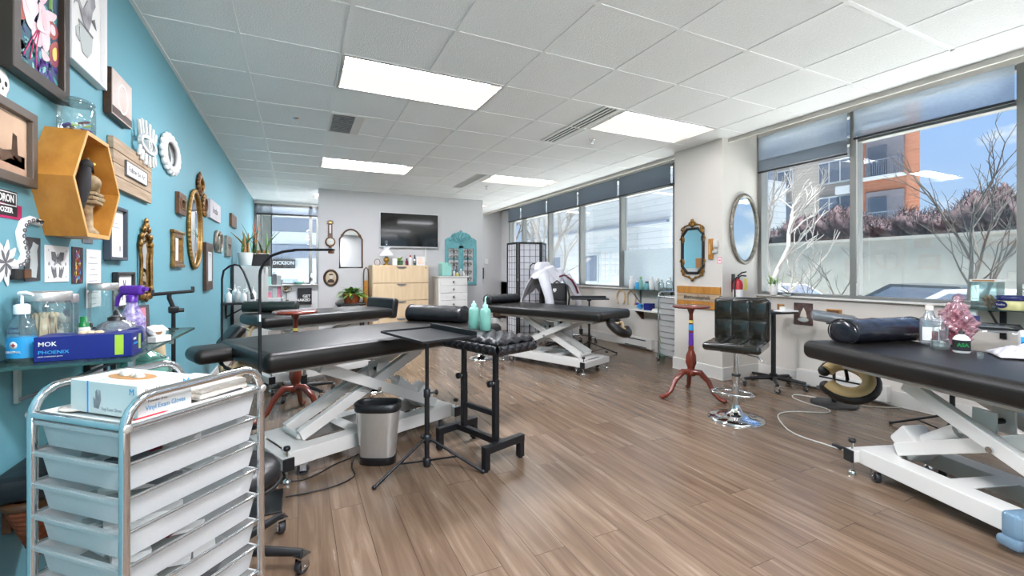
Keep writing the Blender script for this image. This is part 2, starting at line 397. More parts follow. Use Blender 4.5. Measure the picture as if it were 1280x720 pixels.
# ================================================================ THE SETTING
XW, XG, YE, YB, YP, ZC, ZF = -.83, 4.85, 10.75, -2.5, 8.69, 2.695, 3.0
struct('floor', MB().box(((XW+XG)/2, (YE+YB)/2, -.05), (XG-XW+.6, YE-YB+.6, .1), M_floor))
GX = [.274+.61*k for k in range(-2, 8)]; GY = [2.62+.61*j for j in range(-8, 15)]
LIGHTS = [(.274, 3.23), (2.714, 3.23), (.274, 6.28), (2.714, 6.28), (.274, 9.33), (2.714, 9.33), (.274, .18), (2.714, .18), (.274, -2.26), (2.714, -2.26)]
def lit(x, y): return any(lx-.05 < x < lx+1.27 and ly-.05 < y < ly+.66 for lx, ly in LIGHTS)
mb = MB(); g = MB()
for i in range(len(GX)-1):
    for j in range(len(GY)-1):
        x0, x1, y0, y1 = max(GX[i], XW), min(GX[i+1], 4.34), max(GY[j], YB), min(GY[j+1], YE)
        if x1 <= x0 or y1 <= y0 or lit((x0+x1)/2, (y0+y1)/2): continue
        mb.box(((x0+x1)/2, (y0+y1)/2, ZC+.008), (x1-x0-.004, y1-y0-.004, .016), M_tile)
mb.box(((XW+XG)/2, (YE+YB)/2, ZF+.05), (XG-XW+.6, YE-YB+.6, .1), M_trim)
struct('ceiling', mb)
for x in GX[1:]:
    if x < 4.3:
        cut = sorted(ly for lx, ly in LIGHTS if lx+.05 < x < lx+1.17); ys = [YB]
        for ly in cut: ys += [ly, ly+.61]
        ys.append(YE)
        for a, b in zip(ys[::2], ys[1::2]):
            a = max(a, YB); g.box((x, (b+a)/2, ZC-.001), (.024, b-a, .006), M_tbar)
xs = [max(GX[0], XW)] + GX[1:8] + [4.34]
for y in GY:
    if YB < y < YE:
        for i in range(len(xs)-1):
            if any(lx < (xs[i]+xs[i+1])/2 < lx+1.22 and ly+.05 < y < ly+.56 for lx, ly in LIGHTS): continue
            g.box(((xs[i]+xs[i+1])/2, y, ZC-.0015), (xs[i+1]-xs[i]-.024, .024, .005), M_tbar)
struct('trim_1', g)
# fascia along the window pocket and wall angle on the left
struct('trim_2', MB().box((4.355, (YE+YB)/2, 2.83), (.03, YE-YB, .35), M_wall), bevel=.003)
struct('trim_3', MB().box((XW+.011, (YE+YB)/2, ZC-.002), (.022, YE-YB, .006), M_tbar))
struct('wall_left', MB().box((XW-.1, (YE+YB)/2, 1.5), (.2, YE-YB+.4, 3), M_teal))
struct('wall_back', MB().box((XW+.1, YB-.1, 1.5), (.6, .2, 3), M_grey).box((XG-.1, YB-.1, 1.5), (.6, .2, 3), M_grey).box(((XW+XG)/2, YB-.1, 2.85), (XG-XW, .2, .3), M_grey).box(((XW+XG)/2, YB-.1, .05), (XG-XW, .2, .1), M_trim))
# unseen shop front glazing added behind the camera to let in more daylight
w4 = bpy.data.objects.new('window_added_back', None); COL.objects.link(w4); w4['kind'] = 'structure'
struct('wall_back_added_panel', MB().box((2.1, YB-.1, 1.5), (1.7, .24, 3), M_grey))  # unseen wall piece added so the mirrors reflect wall instead of glazing
f = MB(); xs4 = [-.4, 1.24, 2.96, 4.42]
for x in xs4: f.box((x, YB-.1, 1.4), (.06, .12, 2.6), M_alu)
for z in (.13, 2.2, 2.67): f.box((2.01, YB-.1, z), (4.8, .10, .06), M_alu)
struct('window_frame', f, w4, bevel=.004)
for a, b in ((-.4, 1.24), (2.96, 4.42)): struct('pane', MB().box(((a+b)/2, YB-.1, 1.4), (b-a-.06, .006, 2.5), M_pane), w4)
mb = MB(); mb.box((XG+.1, (YE+YB)/2, .465), (.2, YE-YB+.4, .93), M_wall); mb.box((XG+.1, (YE+YB)/2, 2.88), (.2, YE-YB+.4, .24), M_trim)
mb.box((XG+.1, 10.5, 1.5), (.2, .5, 3), M_grey)
struct('wall_right', mb)
struct('wall_pier', MB().box((4.6, 3.79, 1.42), (.70, .70, 2.84), M_wall), bevel=.004)
struct('wall_partition', MB().box((1.915, YP+.08, 1.45), (3.17, .16, 2.9), M_grey), bevel=.004)
mb = MB()
mb.box((2.7, YE+.1, 1.5), (4.6, .2, 3), M_grey); mb.box((-.2, YE+.1, .455), (1.3, .2, .91), M_grey); mb.box((-.2, YE+.1, 2.82), (1.3, .2, .36), M_trim)
struct('wall_end', mb)
# baseboards
def base(name, p, d): struct(name, MB().box((p[0], p[1], .07), (d[0], d[1], .14), M_trim).box((p[0], p[1], .005), (d[0]+.008, d[1]+.008, .01), M_trim), bevel=.004)
base('baseboard_right', (XG-.008, .47), (.016, 5.94)); base('baseboard_right_far', (XG-.008, 7.45), (.016, 6.6))
base('baseboard_pier', (4.242, 3.79), (.016, .732)); base('baseboard_pier_side', (4.545, 3.432), (.59, .016))
base('baseboard_left', (XW+.008, 4.1), (.016, 13.2)); base('baseboard_partition', (1.915, YP-.008), (3.17, .016)); base('baseboard_end', (4.2, YE-.008), (1.3, .016))

def window_x(name, y0, y1, mull, z0, z1, zt, frost=None):
    w = bpy.data.objects.new(name, None); COL.objects.link(w); w['kind'] = 'structure'
    f = MB(); X = XG+.05
    for y in mull: f.box((X, y, (z0+z1)/2), (.12, .055, z1-z0), M_alu)
    for z, h in ((z0+.02, .04), (z1-.02, .04), (zt, .05)): f.box((X, (y0+y1)/2, z), (.10, y1-y0, h), M_alu)
    struct('window_frame', f, w, bevel=.004)
    struct('sill', MB().box((XG-.0, (y0+y1)/2, z0+.002), (.10, y1-y0, .018), M_trim), w, bevel=.004)
    ms = sorted(mull)
    for a, b in zip(ms[:-1], ms[1:]):
        struct('pane', MB().box((X+.01, (a+b)/2, (z0+zt)/2), (.006, b-a-.05, zt-z0-.04), M_pane), w)
        struct('pane', MB().box((X+.01, (a+b)/2, (z1+zt)/2), (.006, b-a-.05, z1-zt-.03), M_pane), w)
    return w
w = window_x('window_1', YB, 3.44, [3.42, 2.45, 1.335, .2, -.92, -2.0, -2.48], .935, 2.765, 2.48)
for a, b, z in ((2.48, 3.40, 2.36), (1.36, 2.42, 2.49), (.23, 1.31, 2.49), (-.9, .17, 2.49), (-1.97, -.95, 2.49)):
    s = struct('roller_shade', MB().box((4.80, (a+b)/2, 2.62), (.003, b-a, .27), M_shade2), w)
    if z < 2.45: struct('shade_fabric', MB().box((4.803, (a+b)/2, 2.43), (.003, b-a, .12), M_shade), s)
    struct('bottom_bar', MB().box((4.80, (a+b)/2, z-.01), (.018, b-a, .02), M_steel_k), s)
struct('shade_chain', MB().tube([(4.80, 2.40, 2.5), (4.802, 2.40, 1.1), (4.80, 2.395, 1.1), (4.80, 2.395, 2.5)], .003, M_trim, 6), w)
w = window_x('window_2', 4.14, 10.25, [4.17, 4.72, 5.90, 7.09, 8.27, 9.50, 10.22], .925, 2.765, 2.46)
for a, b in ((4.2, 4.69), (4.75, 5.87), (5.93, 7.06), (7.12, 8.24), (8.30, 9.47), (9.53, 10.19)):
    s = struct('roller_shade', MB().box((4.80, (a+b)/2, 2.61), (.003, b-a, .30), M_shade), w)
    struct('bottom_bar', MB().box((4.80, (a+b)/2, 2.45), (.018, b-a, .02), M_steel_k), s)
struct('frosted_film', MB().box((XG+.05, 5.31, 1.25), (.003, 1.12, .60), M_film), w)
# end window
w = bpy.data.objects.new('window_3', None); COL.objects.link(w); w['kind'] = 'structure'
f = MB(); Yc = YE+.06
for x, t in ((-.80, .05), (-.70, .03), (-.51, .02), (.25, .07), (.39, .05)): f.box((x, Yc, 1.77), (t, .10, 1.72), M_alu if t > .025 else M_steel_k)
for z, h in ((.93, .05), (2.42, .05), (2.61, .06)): f.box((-.2, Yc, z), (1.24, .10, h), M_alu)
struct('window_frame', f, w, bevel=.003); struct('sill', MB().box((-.2, YE-.01, .915), (1.26, .14, .02), M_trim), w, bevel=.004)
struct('pane', MB().box((-.13, Yc+.01, 1.68), (.76, .006, 1.44), M_pane), w); struct('pane', MB().box((.32, Yc+.01, 1.68), (.09, .006, 1.44), M_pane), w)
struct('pane', MB().box((-.605, Yc+.01, 1.68), (.16, .006, 1.44), M_pane), w)
s = struct('roller_shade', MB().box((-.2, YE+.0, 2.51), (1.18, .003, .15), M_shade2), w)
struct('bottom_bar', MB().box((-.2, YE, 2.425), (1.18, .016, .02), M_steel_k), s)

# ceiling lights
M_glowA = glow('lit_diffuser', '#f6f7ff', LAMP); M_glowR = glow('lit_diffuser_dimmer', '#f6f7ff', LAMP*.14); M_glowB = glow('glowing_reflector', '#fff7ea', 1.0); M_glowF = glow('lit_diffuser_front', '#f6f7ff', LAMP*1.35)  # the reflector's lit look is a weak emission of its own
def arc(y0, y1, z0, sag, n=6): return [(y0+(y1-y0)*i/n, z0 - sag*sin(pi*i/n)) for i in range(n+1)]
names = {(.274, 3.23): 'lit recessed ceiling light above the front left treatment table, largest on view', (2.714, 3.23): 'lit recessed ceiling light touching the front slotted vent, ahead of the pier',
         (.274, 6.28): 'lit recessed ceiling light above the space before the television wall', (2.714, 6.28): 'lit recessed ceiling light beside the far slotted vent',
         (.274, 9.33): 'lit ceiling light showing only its end past the left edge of the television wall', (2.714, 9.33): 'ceiling light behind the television wall, out of sight',
         (.274, .18): 'ceiling light overhead on the left, above the view', (2.714, .18): 'ceiling light overhead on the right, above the view',
         (.274, -2.26): 'ceiling light at the back left, behind the view', (2.714, -2.26): 'ceiling light at the back right, behind the view'}
proto = None
for (lx, ly) in LIGHTS:
    if proto is None:
        proto = t = thing('ceiling_light', names[(lx, ly)], 'ceiling light', (lx, ly, ZC), 0, 'recessed ceiling lights')
        W, D = 1.22, .61
        part('frame', MB().rring(W, D, .022, -.004, .004, M_trim, (W/2, D/2)).box((W/2, D/2, .12), (W, D, .01), M_trim).box((W/2, .005, .06), (W, .01, .12), M_trim)
             .box((W/2, D-.005, .06), (W, .01, .12), M_trim).box((.005, D/2, .06), (.01, D, .12), M_trim).box((W-.005, D/2, .06), (.01, D, .12), M_trim), t)
        a = arc(.03, .33, .035, .033)
        m = MB()
        for (ya, za), (yb, zb) in zip(a[:-1], a[1:]): m.add([(.03, ya, za), (W-.1, ya, za), (W-.1, yb, zb), (.03, yb, zb)], [(0, 3, 2, 1)], M_glowA, True)
        part('diffuser', m, t)
        part('reflector', MB().add([(.02, .335, .035), (W-.02, .335, .035), (W-.02, .59, .006), (.02, .59, .006)], [(0, 3, 2, 1)], M_glowB)
             .add([(W-.1, .03, .034), (W-.02, .03, .006), (W-.02, .335, .006), (W-.1, .335, .034)], [(0, 3, 2, 1)], M_glowB), t)
    else:
        q = dup(proto, (lx, ly, ZC), None, names[(lx, ly)])
        if lx < 2 and ly < 1:
            d = [c for c in q.children if c.name.startswith('diffuser')][0]; d.data = d.data.copy(); d.data.materials[0] = M_glowF
        if lx > 2:
            d = [c for c in q.children if c.name.startswith('diffuser')][0]; d.data = d.data.copy(); d.data.materials[0] = M_glowR

# vents and sprinklers
def slot_vent(x0, x1, y0, y1, label):
    t = thing('ceiling_vent', label, 'vent', ((x0+x1)/2, (y0+y1)/2, ZC-.004), 0, 'slotted ceiling vents'); w, l = x1-x0, y1-y0
    part('frame', MB().rring(w, l, .012, -.006, .004, M_trim), t); part('backing', MB().box((0, 0, .002), (w-.02, l-.02, .002), M_ink), t)
    n = 4
    for k in range(n): part('slat', MB().box((-w/2+w*(k+.5)/n+.004, 0, -.003), (.018, l-.02, .006), M_trim), t)
slot_vent(2.47, 2.65, 3.22, 4.39, 'long slotted air vent beside the front right ceiling light')
slot_vent(2.47, 2.62, 6.31, 7.54, 'long slotted air vent beside the far right ceiling light')
t = thing('ceiling_vent', 'square grey grille vent behind the largest ceiling light', 'vent', (.43, 4.765, ZC-.004), 0)
part('frame', MB().rring(.30, .61, .02, -.004, .004, M_trim).box((.10, 0, -.001), (.07, .60, .004), M_trim), t)
m = MB().box((-.035, 0, .001), (.21, .57, .003), M_print)
for k in range(14): m.box((-.035, -.27+.0415*k, -.002), (.21, .012, .004), M_greyink)
part('grille', m, t)
for x, y, l in ((-.02, 4.79, 'chrome ceiling sprinkler left of the square grille vent'), (2.98, 4.12, 'chrome ceiling sprinkler behind the front right ceiling light'), (2.97, 7.2, 'chrome ceiling sprinkler by the far slotted vent')):
    t = thing('sprinkler', l, 'sprinkler', (x, y, ZC), 0, 'ceiling sprinklers')
    part('escutcheon', MB().lathe([(.001, -.008), (.03, -.006), (.035, 0)], M_chrome), t)
    part('sprinkler_head', MB().cyl((0, 0, -.006), (0, 0, -.035), .007, M_chrome, n=10).tube([(.0, .012, -.008), (0, .015, -.03), (0, 0, -.045), (0, -.015, -.03), (0, -.012, -.008)], .003, M_chrome, 6).lathe([(.001, -.05), (.02, -.049), (.02, -.046), (.001, -.045)], M_chrome), t)

# ================================================================ OUTSIDE
struct('ground', MB().box((30, 30, -.62), (90, 110, .1), M_asphalt))
M_recess = mat('shaded_recess_panel', '#77747c', .8)  # flat panel; the balcony recess's shade is put into this colour
def bwin(mb_f, mb_g, y, z, w, h, n, X): pass
b = thing('apartment_building', 'orange brick and grey sided apartment building across the street', 'building', (30, 0, -.55))
part('wall', MB().prism([(0, 11.985), (4, 13.75), (4, 14.935), (0, 14.935)], 0, 16, M_brick), b, 'orange brick wall')
part('wall', MB().box((1.6, 24.7, 8), (2, 19.5, 16), M_siding), b, 'grey beige siding wall')
for z in (.7+.55, 4.05+.0, 7.0, 10.0, 13.0):
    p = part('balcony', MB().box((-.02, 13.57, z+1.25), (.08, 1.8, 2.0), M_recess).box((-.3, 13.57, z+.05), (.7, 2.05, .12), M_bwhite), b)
    m = MB()
    for k in range(19): m.box((-.62, 12.62+k*.106, z+.55), (.02, .02, .9), M_bluegrey)
    m.box((-.62, 13.57, z+1.0), (.05, 2.0, .05), M_bluegrey); part('railing', m, p)
    part('balcony_door', MB().box((-.08, 13.9, z+1.0), (.06, .9, 1.8), M_winglass).rring(.01, .01, .002, 0, .01, M_bwhite), p)
for yc, ww in ((16.45, 1.9), (19.9, 1.6), (23.5, 1.9), (27.5, 1.9), (31, 1.9)):
    for z in (1.6, 5.75-.0, 8.0, 10.7, 13.4):
        if z == 1.6: continue
        f = part('window', MB().box((.55, yc, z), (.12, ww, 1.45), M_bwhite), b)
        for k in range(3): part('pane', MB().box((.47, yc-ww/2+ww*(k+.5)/3, z), (.06, ww/3-.1, 1.25), M_winglass), f)
part('air_conditioner', MB().box((.4, 15.9, 6.75), (.3, .8, .5), M_bwhite), b)
b = thing('low_building', 'pale grey sided building seen through the far windows', 'building', (15, 22, -.55))
part('wall', MB().box((4, 0, 3.2), (8, 14.5, 6.4), M_siding2), b); part('roof_edge', MB().box((-.1, 0, 6.35), (.4, 14.6, .25), M_bwhite), b)
part('wall', MB().box((6, 1, 8), (8, 12.5, 4), M_bluegrey), b, 'blue grey upper wall'); part('wall', MB().box((1.9, -3.3, 8), (.3, 1.5, 4), M_brick), b, 'orange brick strip')
for y, z, w_, h in ((-4.8, 1.9, 1.7, 1.6), (-1.2, 1.9, 1.4, 1.6), (2.6, 2.0, 1.4, 1.4)):
    f = part('window', MB().box((-.03, y, z), (.1, w_, h), M_bwhite), b); part('pane', MB().box((-.09, y, z), (.05, w_-.16, h-.16), M_winglass), f)
part('gutter', MB().box((-.12, 0, 4.0), (.16, 14.2, .1), M_bluegrey).box((-.1, -4.0, 2), (.12, .14, 4), M_bwhite), b)
b = thing('office_building', 'blue grey banded building behind the end window', 'building', (-3, 36, -.55))
part('wall', MB().box((0, 3, 6), (16, 6, 12), M_bwhite), b)
for z in (3.15, 5.05, 8.2): part('cladding_band', MB().box((0, -.05, z), (15.8, .12, .95), M_bluegrey), b)
s = thing('shop_sign', 'dark shop sign with pale lettering seen through the end window', 'sign', (-.93, 35.86, 1.69)); part('board', MB().box((0, 0, 0), (1.5, .20, .62), M_ink), s, bevel=.01)
text('DICKSON', .34, M_bwhite, s, (0, -.11, .07), (R(90), 0, 0), .01, sx=.9, bold=.008); 
solo('canopy_post', 'pale concrete post outside the left edge of the end window', 'post', MB().box((0, 0, 1.9), (.27, .25, 3.8), M_concrete).box((0, 0, .1), (.36, .34, .2), M_concrete).box((0, 0, 3.7), (.36, .34, .2), M_concrete), (-.68, 11.6, -.57), bevel=.01)
t = thing('retaining_wall', 'long concrete retaining wall across the street below the hedge', 'wall', (19, 9, -.57))
part('wall', MB().box((0, 1.5, 1.45), (.4, 23, 2.9), M_concrete), t); part('coping', MB().box((-.02, 1.5, 2.93), (.55, 23, .1), M_concrete), t)
rnd = random.Random(5)
m = MB()
def hcore(u, v):
    a = 2*pi*v; y = -1+14.5*u; hh = .95+.25*sin(y*1.3)+.18*sin(y*3.1+1)+.1*sin(y*7.7); q = .12*sin(y*9+a*3)+.09*sin(y*17+a*5)+.06*sin(y*31-a*7)
    return (.75*cos(a)*(1+q), y, hh*.55+hh*.5*sin(a)*(1+q))
m.grid(hcore, 220, 26, M_hedge, .01)
for k in range(2600):
    y = rnd.uniform(-1, 13.5); hh = .95+.25*sin(y*1.3)+.18*sin(y*3.1+1)+.1*sin(y*7.7); a = rnd.uniform(-.2, pi+.2)
    c = Vector((-.72*abs(cos(a)) if rnd.random() < .8 else .7*cos(a), y, hh*.55+hh*.5*sin(a)))
    d = Vector((c.x*.4+rnd.uniform(-.3, .3), rnd.uniform(-.6, .6), rnd.uniform(.0, 1))).normalized()*rnd.uniform(.12, .36)
    m.tube([c, c+d*.5+Vector((0, 0, .02)), c+d], [.016, .010, .003], M_hedge, 3, caps=False)
solo('hedge', 'reddish brown winter hedge growing along the top of the retaining wall', 'hedge', m, (20.2, 0, 2.4))
def tree(label, loc, h, seed, m_, lean=(0, 0), spread=.55, depth=6, r0=.09, clear_h=.3, shrink=.72):
    rn = random.Random(seed); m = MB()
    def grow(p, d, L, r, k):
        q = p + d*L*.5 + Vector((rn.uniform(-.04, .04), rn.uniform(-.04, .04), 0))*L; e = p + d*L
        m.tube([p, q, e], [r, r*.85, r*.7], m_, 5 if k < 3 else 4, caps=False)
        if k >= depth: return
        for _ in range(2 if k else 3):
            nd = (d + Vector((rn.uniform(-1, 1), rn.uniform(-1, 1), rn.uniform(-.15, .6)))*spread).normalized(); grow(e, nd, L*rn.uniform(shrink-.1, shrink+.08), r*.64, k+1)
        if rn.random() < .8 and k < depth-1:
            nd = (d + Vector((rn.uniform(-1, 1), rn.uniform(-1, 1), rn.uniform(-.1, .5)))*spread*1.3).normalized(); grow(q, nd, L*.6, r*.45, k+2)
    grow(Vector((0, 0, 0)), Vector((lean[0], lean[1], 1)).normalized(), h*clear_h, r0, 0)
    return solo('tree', label, 'tree', m, loc)
tree('bare pale barked tree outside the left pane of the right window', (8.6, 6.05, -.6), 5.0, 11, M_bark, (.05, -.1), .6, 6, .10, .28)
tree('bare thin branched tree outside the right pane of the right window', (8.0, 2.55, -.6), 4.1, 23, M_bark2, (0, .12), .62, 6, .045, .3)
tree('bare shrub with fine twigs low outside the right window', (7.6, 4.0, -.6), 2.6, 31, M_bark2, (.0, .3), .7, 5, .03, .3)
tree('bare thick limbed tree outside the far windows', (9.0, 15.5, -.6), 7.5, 7, M_bark, (.1, .1), .6, 6, .2, .26)
tree('bare tree behind the folding screen beyond the far windows', (9.5, 21.5, -.6), 7, 17, M_bark2, (0, -.1), .6, 6, .16, .26)
def car(label, loc, rz, paint):
    t = thing('car', label, 'car', loc, rz, 'parked cars')
    prof = [(-2.1, .35), (-2.15, .75), (-1.95, .95), (-1.2, 1.02), (-.55, 1.42), (.75, 1.45), (1.45, 1.02), (2.0, .95), (2.12, .7), (2.1, .35)]
    part('body', MB().at(rot=(R(90), 0, 0)).prism([(x, z) for x, z in prof], -.82, .82, paint), t, bevel=.09)
    part('window_band', MB().at(rot=(R(90), 0, 0)).prism([(-1.05, 1.03), (-.5, 1.36), (.68, 1.38), (1.25, 1.03)], -.835, .835, M_winglass), t)
    part('windscreen', MB().add([(-1.17, -.68, 1.06), (-1.17, .68, 1.06), (-.62, .62, 1.41), (-.62, -.62, 1.41), (-1.14, -.68, 1.04), (-1.14, .68, 1.04), (-.59, .62, 1.39), (-.59, -.62, 1.39)], [(0, 1, 2, 3)[::-1], (4, 5, 6, 7), (0, 4, 5, 1), (2, 6, 7, 3), (0, 3, 7, 4), (1, 5, 6, 2)], M_winglass), t)
    for x in (-1.3, 1.3):
        for y in (-.78, .78): part('wheel', MB().at((x, y, .32), (R(90), 0, 0)).lathe([(.001, -.1), (.2, -.1), (.32, -.08), (.32, .08), (.2, .1), (.001, .1)], M_rubber), t)
    return t
car('white car parked outside the left part of the right window', (11.6, 7.9, -.57), R(96), M_carw)
car('white car parked outside the right pane of the right window', (11.2, 3.0, -.57), R(84), M_carw)
car('dark car parked behind the white cars', (14.6, 5.4, -.57), R(92), M_card_k)
for k, x in enumerate((-3.4, -.6, 2.2)): car(['dark car parked outside the left part of the end window', 'white car parked outside the middle of the end window', 'dark car parked outside the right part of the end window'][k], (x, 24+k*.7, -.57), R(80+k*9), [M_card_k, M_carw, M_card_k][k])

# ================================================================ TREATMENT TABLES
def caster_mb(h=.075, r=.034):
    m = MB(); m.box((0, 0, h-.004), (.05, .05, .008), M_chrome); m.box((0, .018, h*.62), (.035, .004, h*.7), M_chrome); m.box((0, -.018, h*.62), (.035, .004, h*.7), M_chrome)
    m.cyl((0, -.022, r), (0, .022, r), .006, M_chrome, n=8); return m
def wheel_mb(r=.034, w=.026):
    return MB().at((0, 0, r), (R(90), 0, 0)).lathe([(.001, -w/2), (r*.5, -w/2), (r*.55, -w*.35), (r*.75, -w*.35), (r*.8, -w/2), (r*.95, -w/2), (r, -w*.3), (r, w*.3), (r*.95, w/2), (r*.8, w/2), (r*.75, w*.35), (r*.55, w*.35), (r*.5, w/2), (.001, w/2)], M_rubber)
def caster(parent, loc, rz=0, h=.075, r=.034, name='caster'):
    c = part(name, caster_mb(h, r), parent); c.location = loc; c.rotation_euler = (0, 0, rz)
    part('wheel', wheel_mb(r), c); return c
def cradle_mb(rx=.19, ry=.17, rt=.056):
    m = MB(); pts = []
    path = [(rx*.72*cos(a), ry*.72*sin(a), 0) for a in [R(28+k*304/22) for k in range(23)]]
    path = [(-p[0], p[1], 0) for p in path]
    rr = [rt*.9*(.75+.25*sin(pi*i/22)) for i in range(23)]
    m.tube(path, rr, M_leather, 12); m.ball(path[0], rr[0], M_leather, 12, 8); m.ball(path[-1], rr[-1], M_leather, 12, 8); return m
def treatment_table(label, c, xdir, ztop, L=1.85, W=.72, act=1, cradle=None, strap=True, boff=0, solid=False):
    ang = math.atan2(xdir[1], xdir[0]); t = thing('treatment_table', label, 'treatment table', (c[0], c[1], 0), ang, 'padded treatment tables on white lift frames')
    th = .115; zb = ztop-th
    part('cushion', MB().rbox((0, 0, ztop-th/2), (L, W, th), .045, M_leather, 6), t)
    m = MB()
    for y in (-.2, .2): m.box((0, y, zb-.02), (L*.78, .05, .04), M_white)
    for x in (-L*.39, -.2, .2, L*.39): m.box((x, 0, zb-.02), (.05, .45, .036), M_white)
    part('top_frame', m, t, bevel=.004)
    hl = .62; top_children = list(t.children)
    m = MB(); zt = .165
    for y in (-.185, .185): m.box((0, y, zt-.045), (hl*2, .11, .09), M_white)
    for x, w_ in ((-.54, .14), (-.16, .10), (.18, .16), (.54, .16)): m.box((x, 0, zt-.004), (w_, .27, .008), M_white)
    for x in (-hl-.02, hl+.02): m.box((x, 0, zt-.05), (.06, .56, .07), M_white)
    part('base_frame', m, t, bevel=.005)
    for x in (-hl-.02, hl+.02):
        for y in (-.26, .26):
            k = part('leveling_foot', MB().lathe([(.001, .215), (.017, .213), (.02, .2), (.017, .19), (.007, .188)], M_black, (0, 0, 0), 12).cyl((0, 0, .03), (0, 0, .19), .006, M_chrome, n=8)
                     .lathe([(.022, 0), (.024, .012), (.016, .022), (.006, .03)], M_chrome, n=14), t); k.location = (x, y*1.0, 0)
            e = part('end_cap', MB().box((0, 0, 0), (.062, .012, .072), M_black), t, bevel=.002); e.location = (x, y*1.095, zt-.05)
            caster(t, (x-(.11 if x > 0 else -.11), y*.83, 0), .6 if x > 0 else -.4)
    # crossing lift arms
    def arm(x0, z0, x1, z1, ys, w_):
        m = MB(); d = Vector((x1-x0, 0, z1-z0)); Ln = d.length; a = math.atan2(d.z, d.x)
        for y in ys: m.at(((x0+x1)/2, y, (z0+z1)/2), (0, -a, 0)).box((0, 0, 0), (Ln, w_, .07), M_white)
        m.at(); m.cyl((x0, ys[0], z0), (x0, ys[1], z0), .018, M_white, n=12); m.cyl((x1, ys[0], z1), (x1, ys[1], z1), .018, M_white, n=12); return m
    zl, zh = zt+.03, zb-.05
    a1 = part('lift_arm', arm(-.50, zl, .40, zh, (-.10, .10), .05), t, bevel=.005); a2 = part('lift_arm', arm(-.40, zh, .50, zl, (-.165, .165), .05), t, bevel=.005)
    xm = .0; part('pivot_bolt', MB().cyl((xm, -.2, (zl+zh)/2), (xm, .2, (zl+zh)/2), .014, M_chrome, n=12), t)
    # lift motor
    s = act; p0 = Vector((s*.44, -.03, zt+.075)); p1 = Vector((s*.10, -.03, zl+(zh-zl)*.72)); d = (p1-p0).normalized()
    mo = part('lift_motor', MB().tube([p0-d*.02, p0+d*.25], .045, M_white, 14).tube([p0+d*.24, p1], .019, M_trim, 10), t)
    part('motor_housing', MB().at(p0+Vector((s*.02, .0, .005)), (0, R(-40)*s, 0)).rbox((0, 0, .0), (.16, .15, .13), .02, M_trim, 4), mo)
    part('bracket', MB().box((p1.x, -.08, p1.z), (.10, .012, .12), M_white).box((p1.x, .03, p1.z), (.10, .012, .12), M_white).cyl((p1.x, -.07, p1.z), (p1.x, .07, p1.z), .014, M_black, n=10), mo, bevel=.004)
    for o in t.children:
        if o not in top_children: o.location.x += boff
    if cradle:
        (cx, cy, cz), nw = cradle
        nl = Matrix.Rotation(-ang, 3, 'Z') @ Vector(nw); rq = nl.to_track_quat('Z', 'Y').to_euler()
        cr_ = part('face_cradle', MB().rbox((0, 0, 0), (.25, .26, .09), .043, M_leather, 6) if solid else cradle_mb(), t); cr_.location = (cx, cy, cz); cr_.rotation_euler = ((0, 0, 0) if nw[2] == 1 else (0, R(-50), 0)) if solid else rq
        m = MB(); path = [(-.19*.62*cos(R(28+k*304/22)), .17*.62*sin(R(28+k*304/22)), .024) for k in range(23)]
        if not solid: m.tube(path, .042, M_tan, 8); part('backing', m, cr_, 'tan facing')
        b = MB().tube([Vector((-L/2+.06, 0, zb-.02)), Vector((-L/2-.04, 0, zb-.02)), Vector((cx*.6+(-L/2)*.4, cy*.6, min(zb-.02, cz))), Vector((cx, cy, cz))], .011, M_steel_k, 8); part('cradle_bar', b, t)
    if strap:
        m = MB()
        for y in (-.07, .07):
            m.tube([(-L/2+.10, y, zb+.0), (-L/2+.01, y, zb-.005), (-L/2-.03, y*1.1, zb-.05), (-L/2-.035, y*1.15, zb-.13)], [.014, .018, .02, .022], M_beige, 8)
        m.tube([(-L/2-.02, -.10, zb-.03), (-L/2-.03, -.03, zb-.022), (-L/2-.03, .03, zb-.03), (-L/2-.02, .10, zb-.022)], .014, M_beige, 8)
        part('strap', m, t)
    return t
T1 = treatment_table('black padded treatment table nearest the front left, beside the chrome drawer cart', (.541, 3.39), (.92, .39), .78, W=.80, act=1, cradle=((-.985, .25, .715), (0, 0, 1)), boff=-.12, solid=True)
m = MB().grid(lambda u, v: (-.965-.03*sin(u*7)+.02*v, -.15+.3*u, .655-.17*v+.012*sin(u*13)), 14, 6, M_beige, .006); part('strap_cover', m, T1, 'beige canvas cover')
T2 = treatment_table('black padded treatment table behind the cherry side table, with a raised end by the plant', (.244, 5.577), (.92, .39), .76, L=1.50, W=.68, act=1, cradle=((-.98, -.20, .585), (.5, -.6, .6)), solid=True)

part('end_cushion', MB().at((.79, 0, .75), (0, R(8), 0)).rbox((0, 0, 0), (.10, .62, .25), .04, M_leather2, 5), T2)
T3 = treatment_table('black padded treatment table in front of the folding screen and far windows', (3.0, 5.0), (-.374, .928), .755, act=1, cradle=((-.98, .04, .575), (-.3, .5, -.8)))
T4 = treatment_table('black padded treatment table at the right edge, under the big right window', (3.045, .83), (-.309, -.951), .765, act=-1, cradle=((-.92, -.02, .485), (-.62, -.45, .62)), strap=False)
# blue tape-like wraps on base frames
def wrap(parent, x, label='blue tinted plastic wrap'):
    m = MB()
    m.rbox((x, -.2, .12), (.07, .13, .115), .02, M_bluewrap, 4); m.rbox((x, -.25, .05), (.09, .06, .05), .02, M_bluewrap, 4); part('plastic_wrap', m, parent, label)
M_bluewrap = clear('pale_blue_plastic', '#d5e9f6', .4, .55, .15, '#9cc3e0')
wrap(T4, .12); wrap(T3, -.12); wrap(T1, .1) if False else None

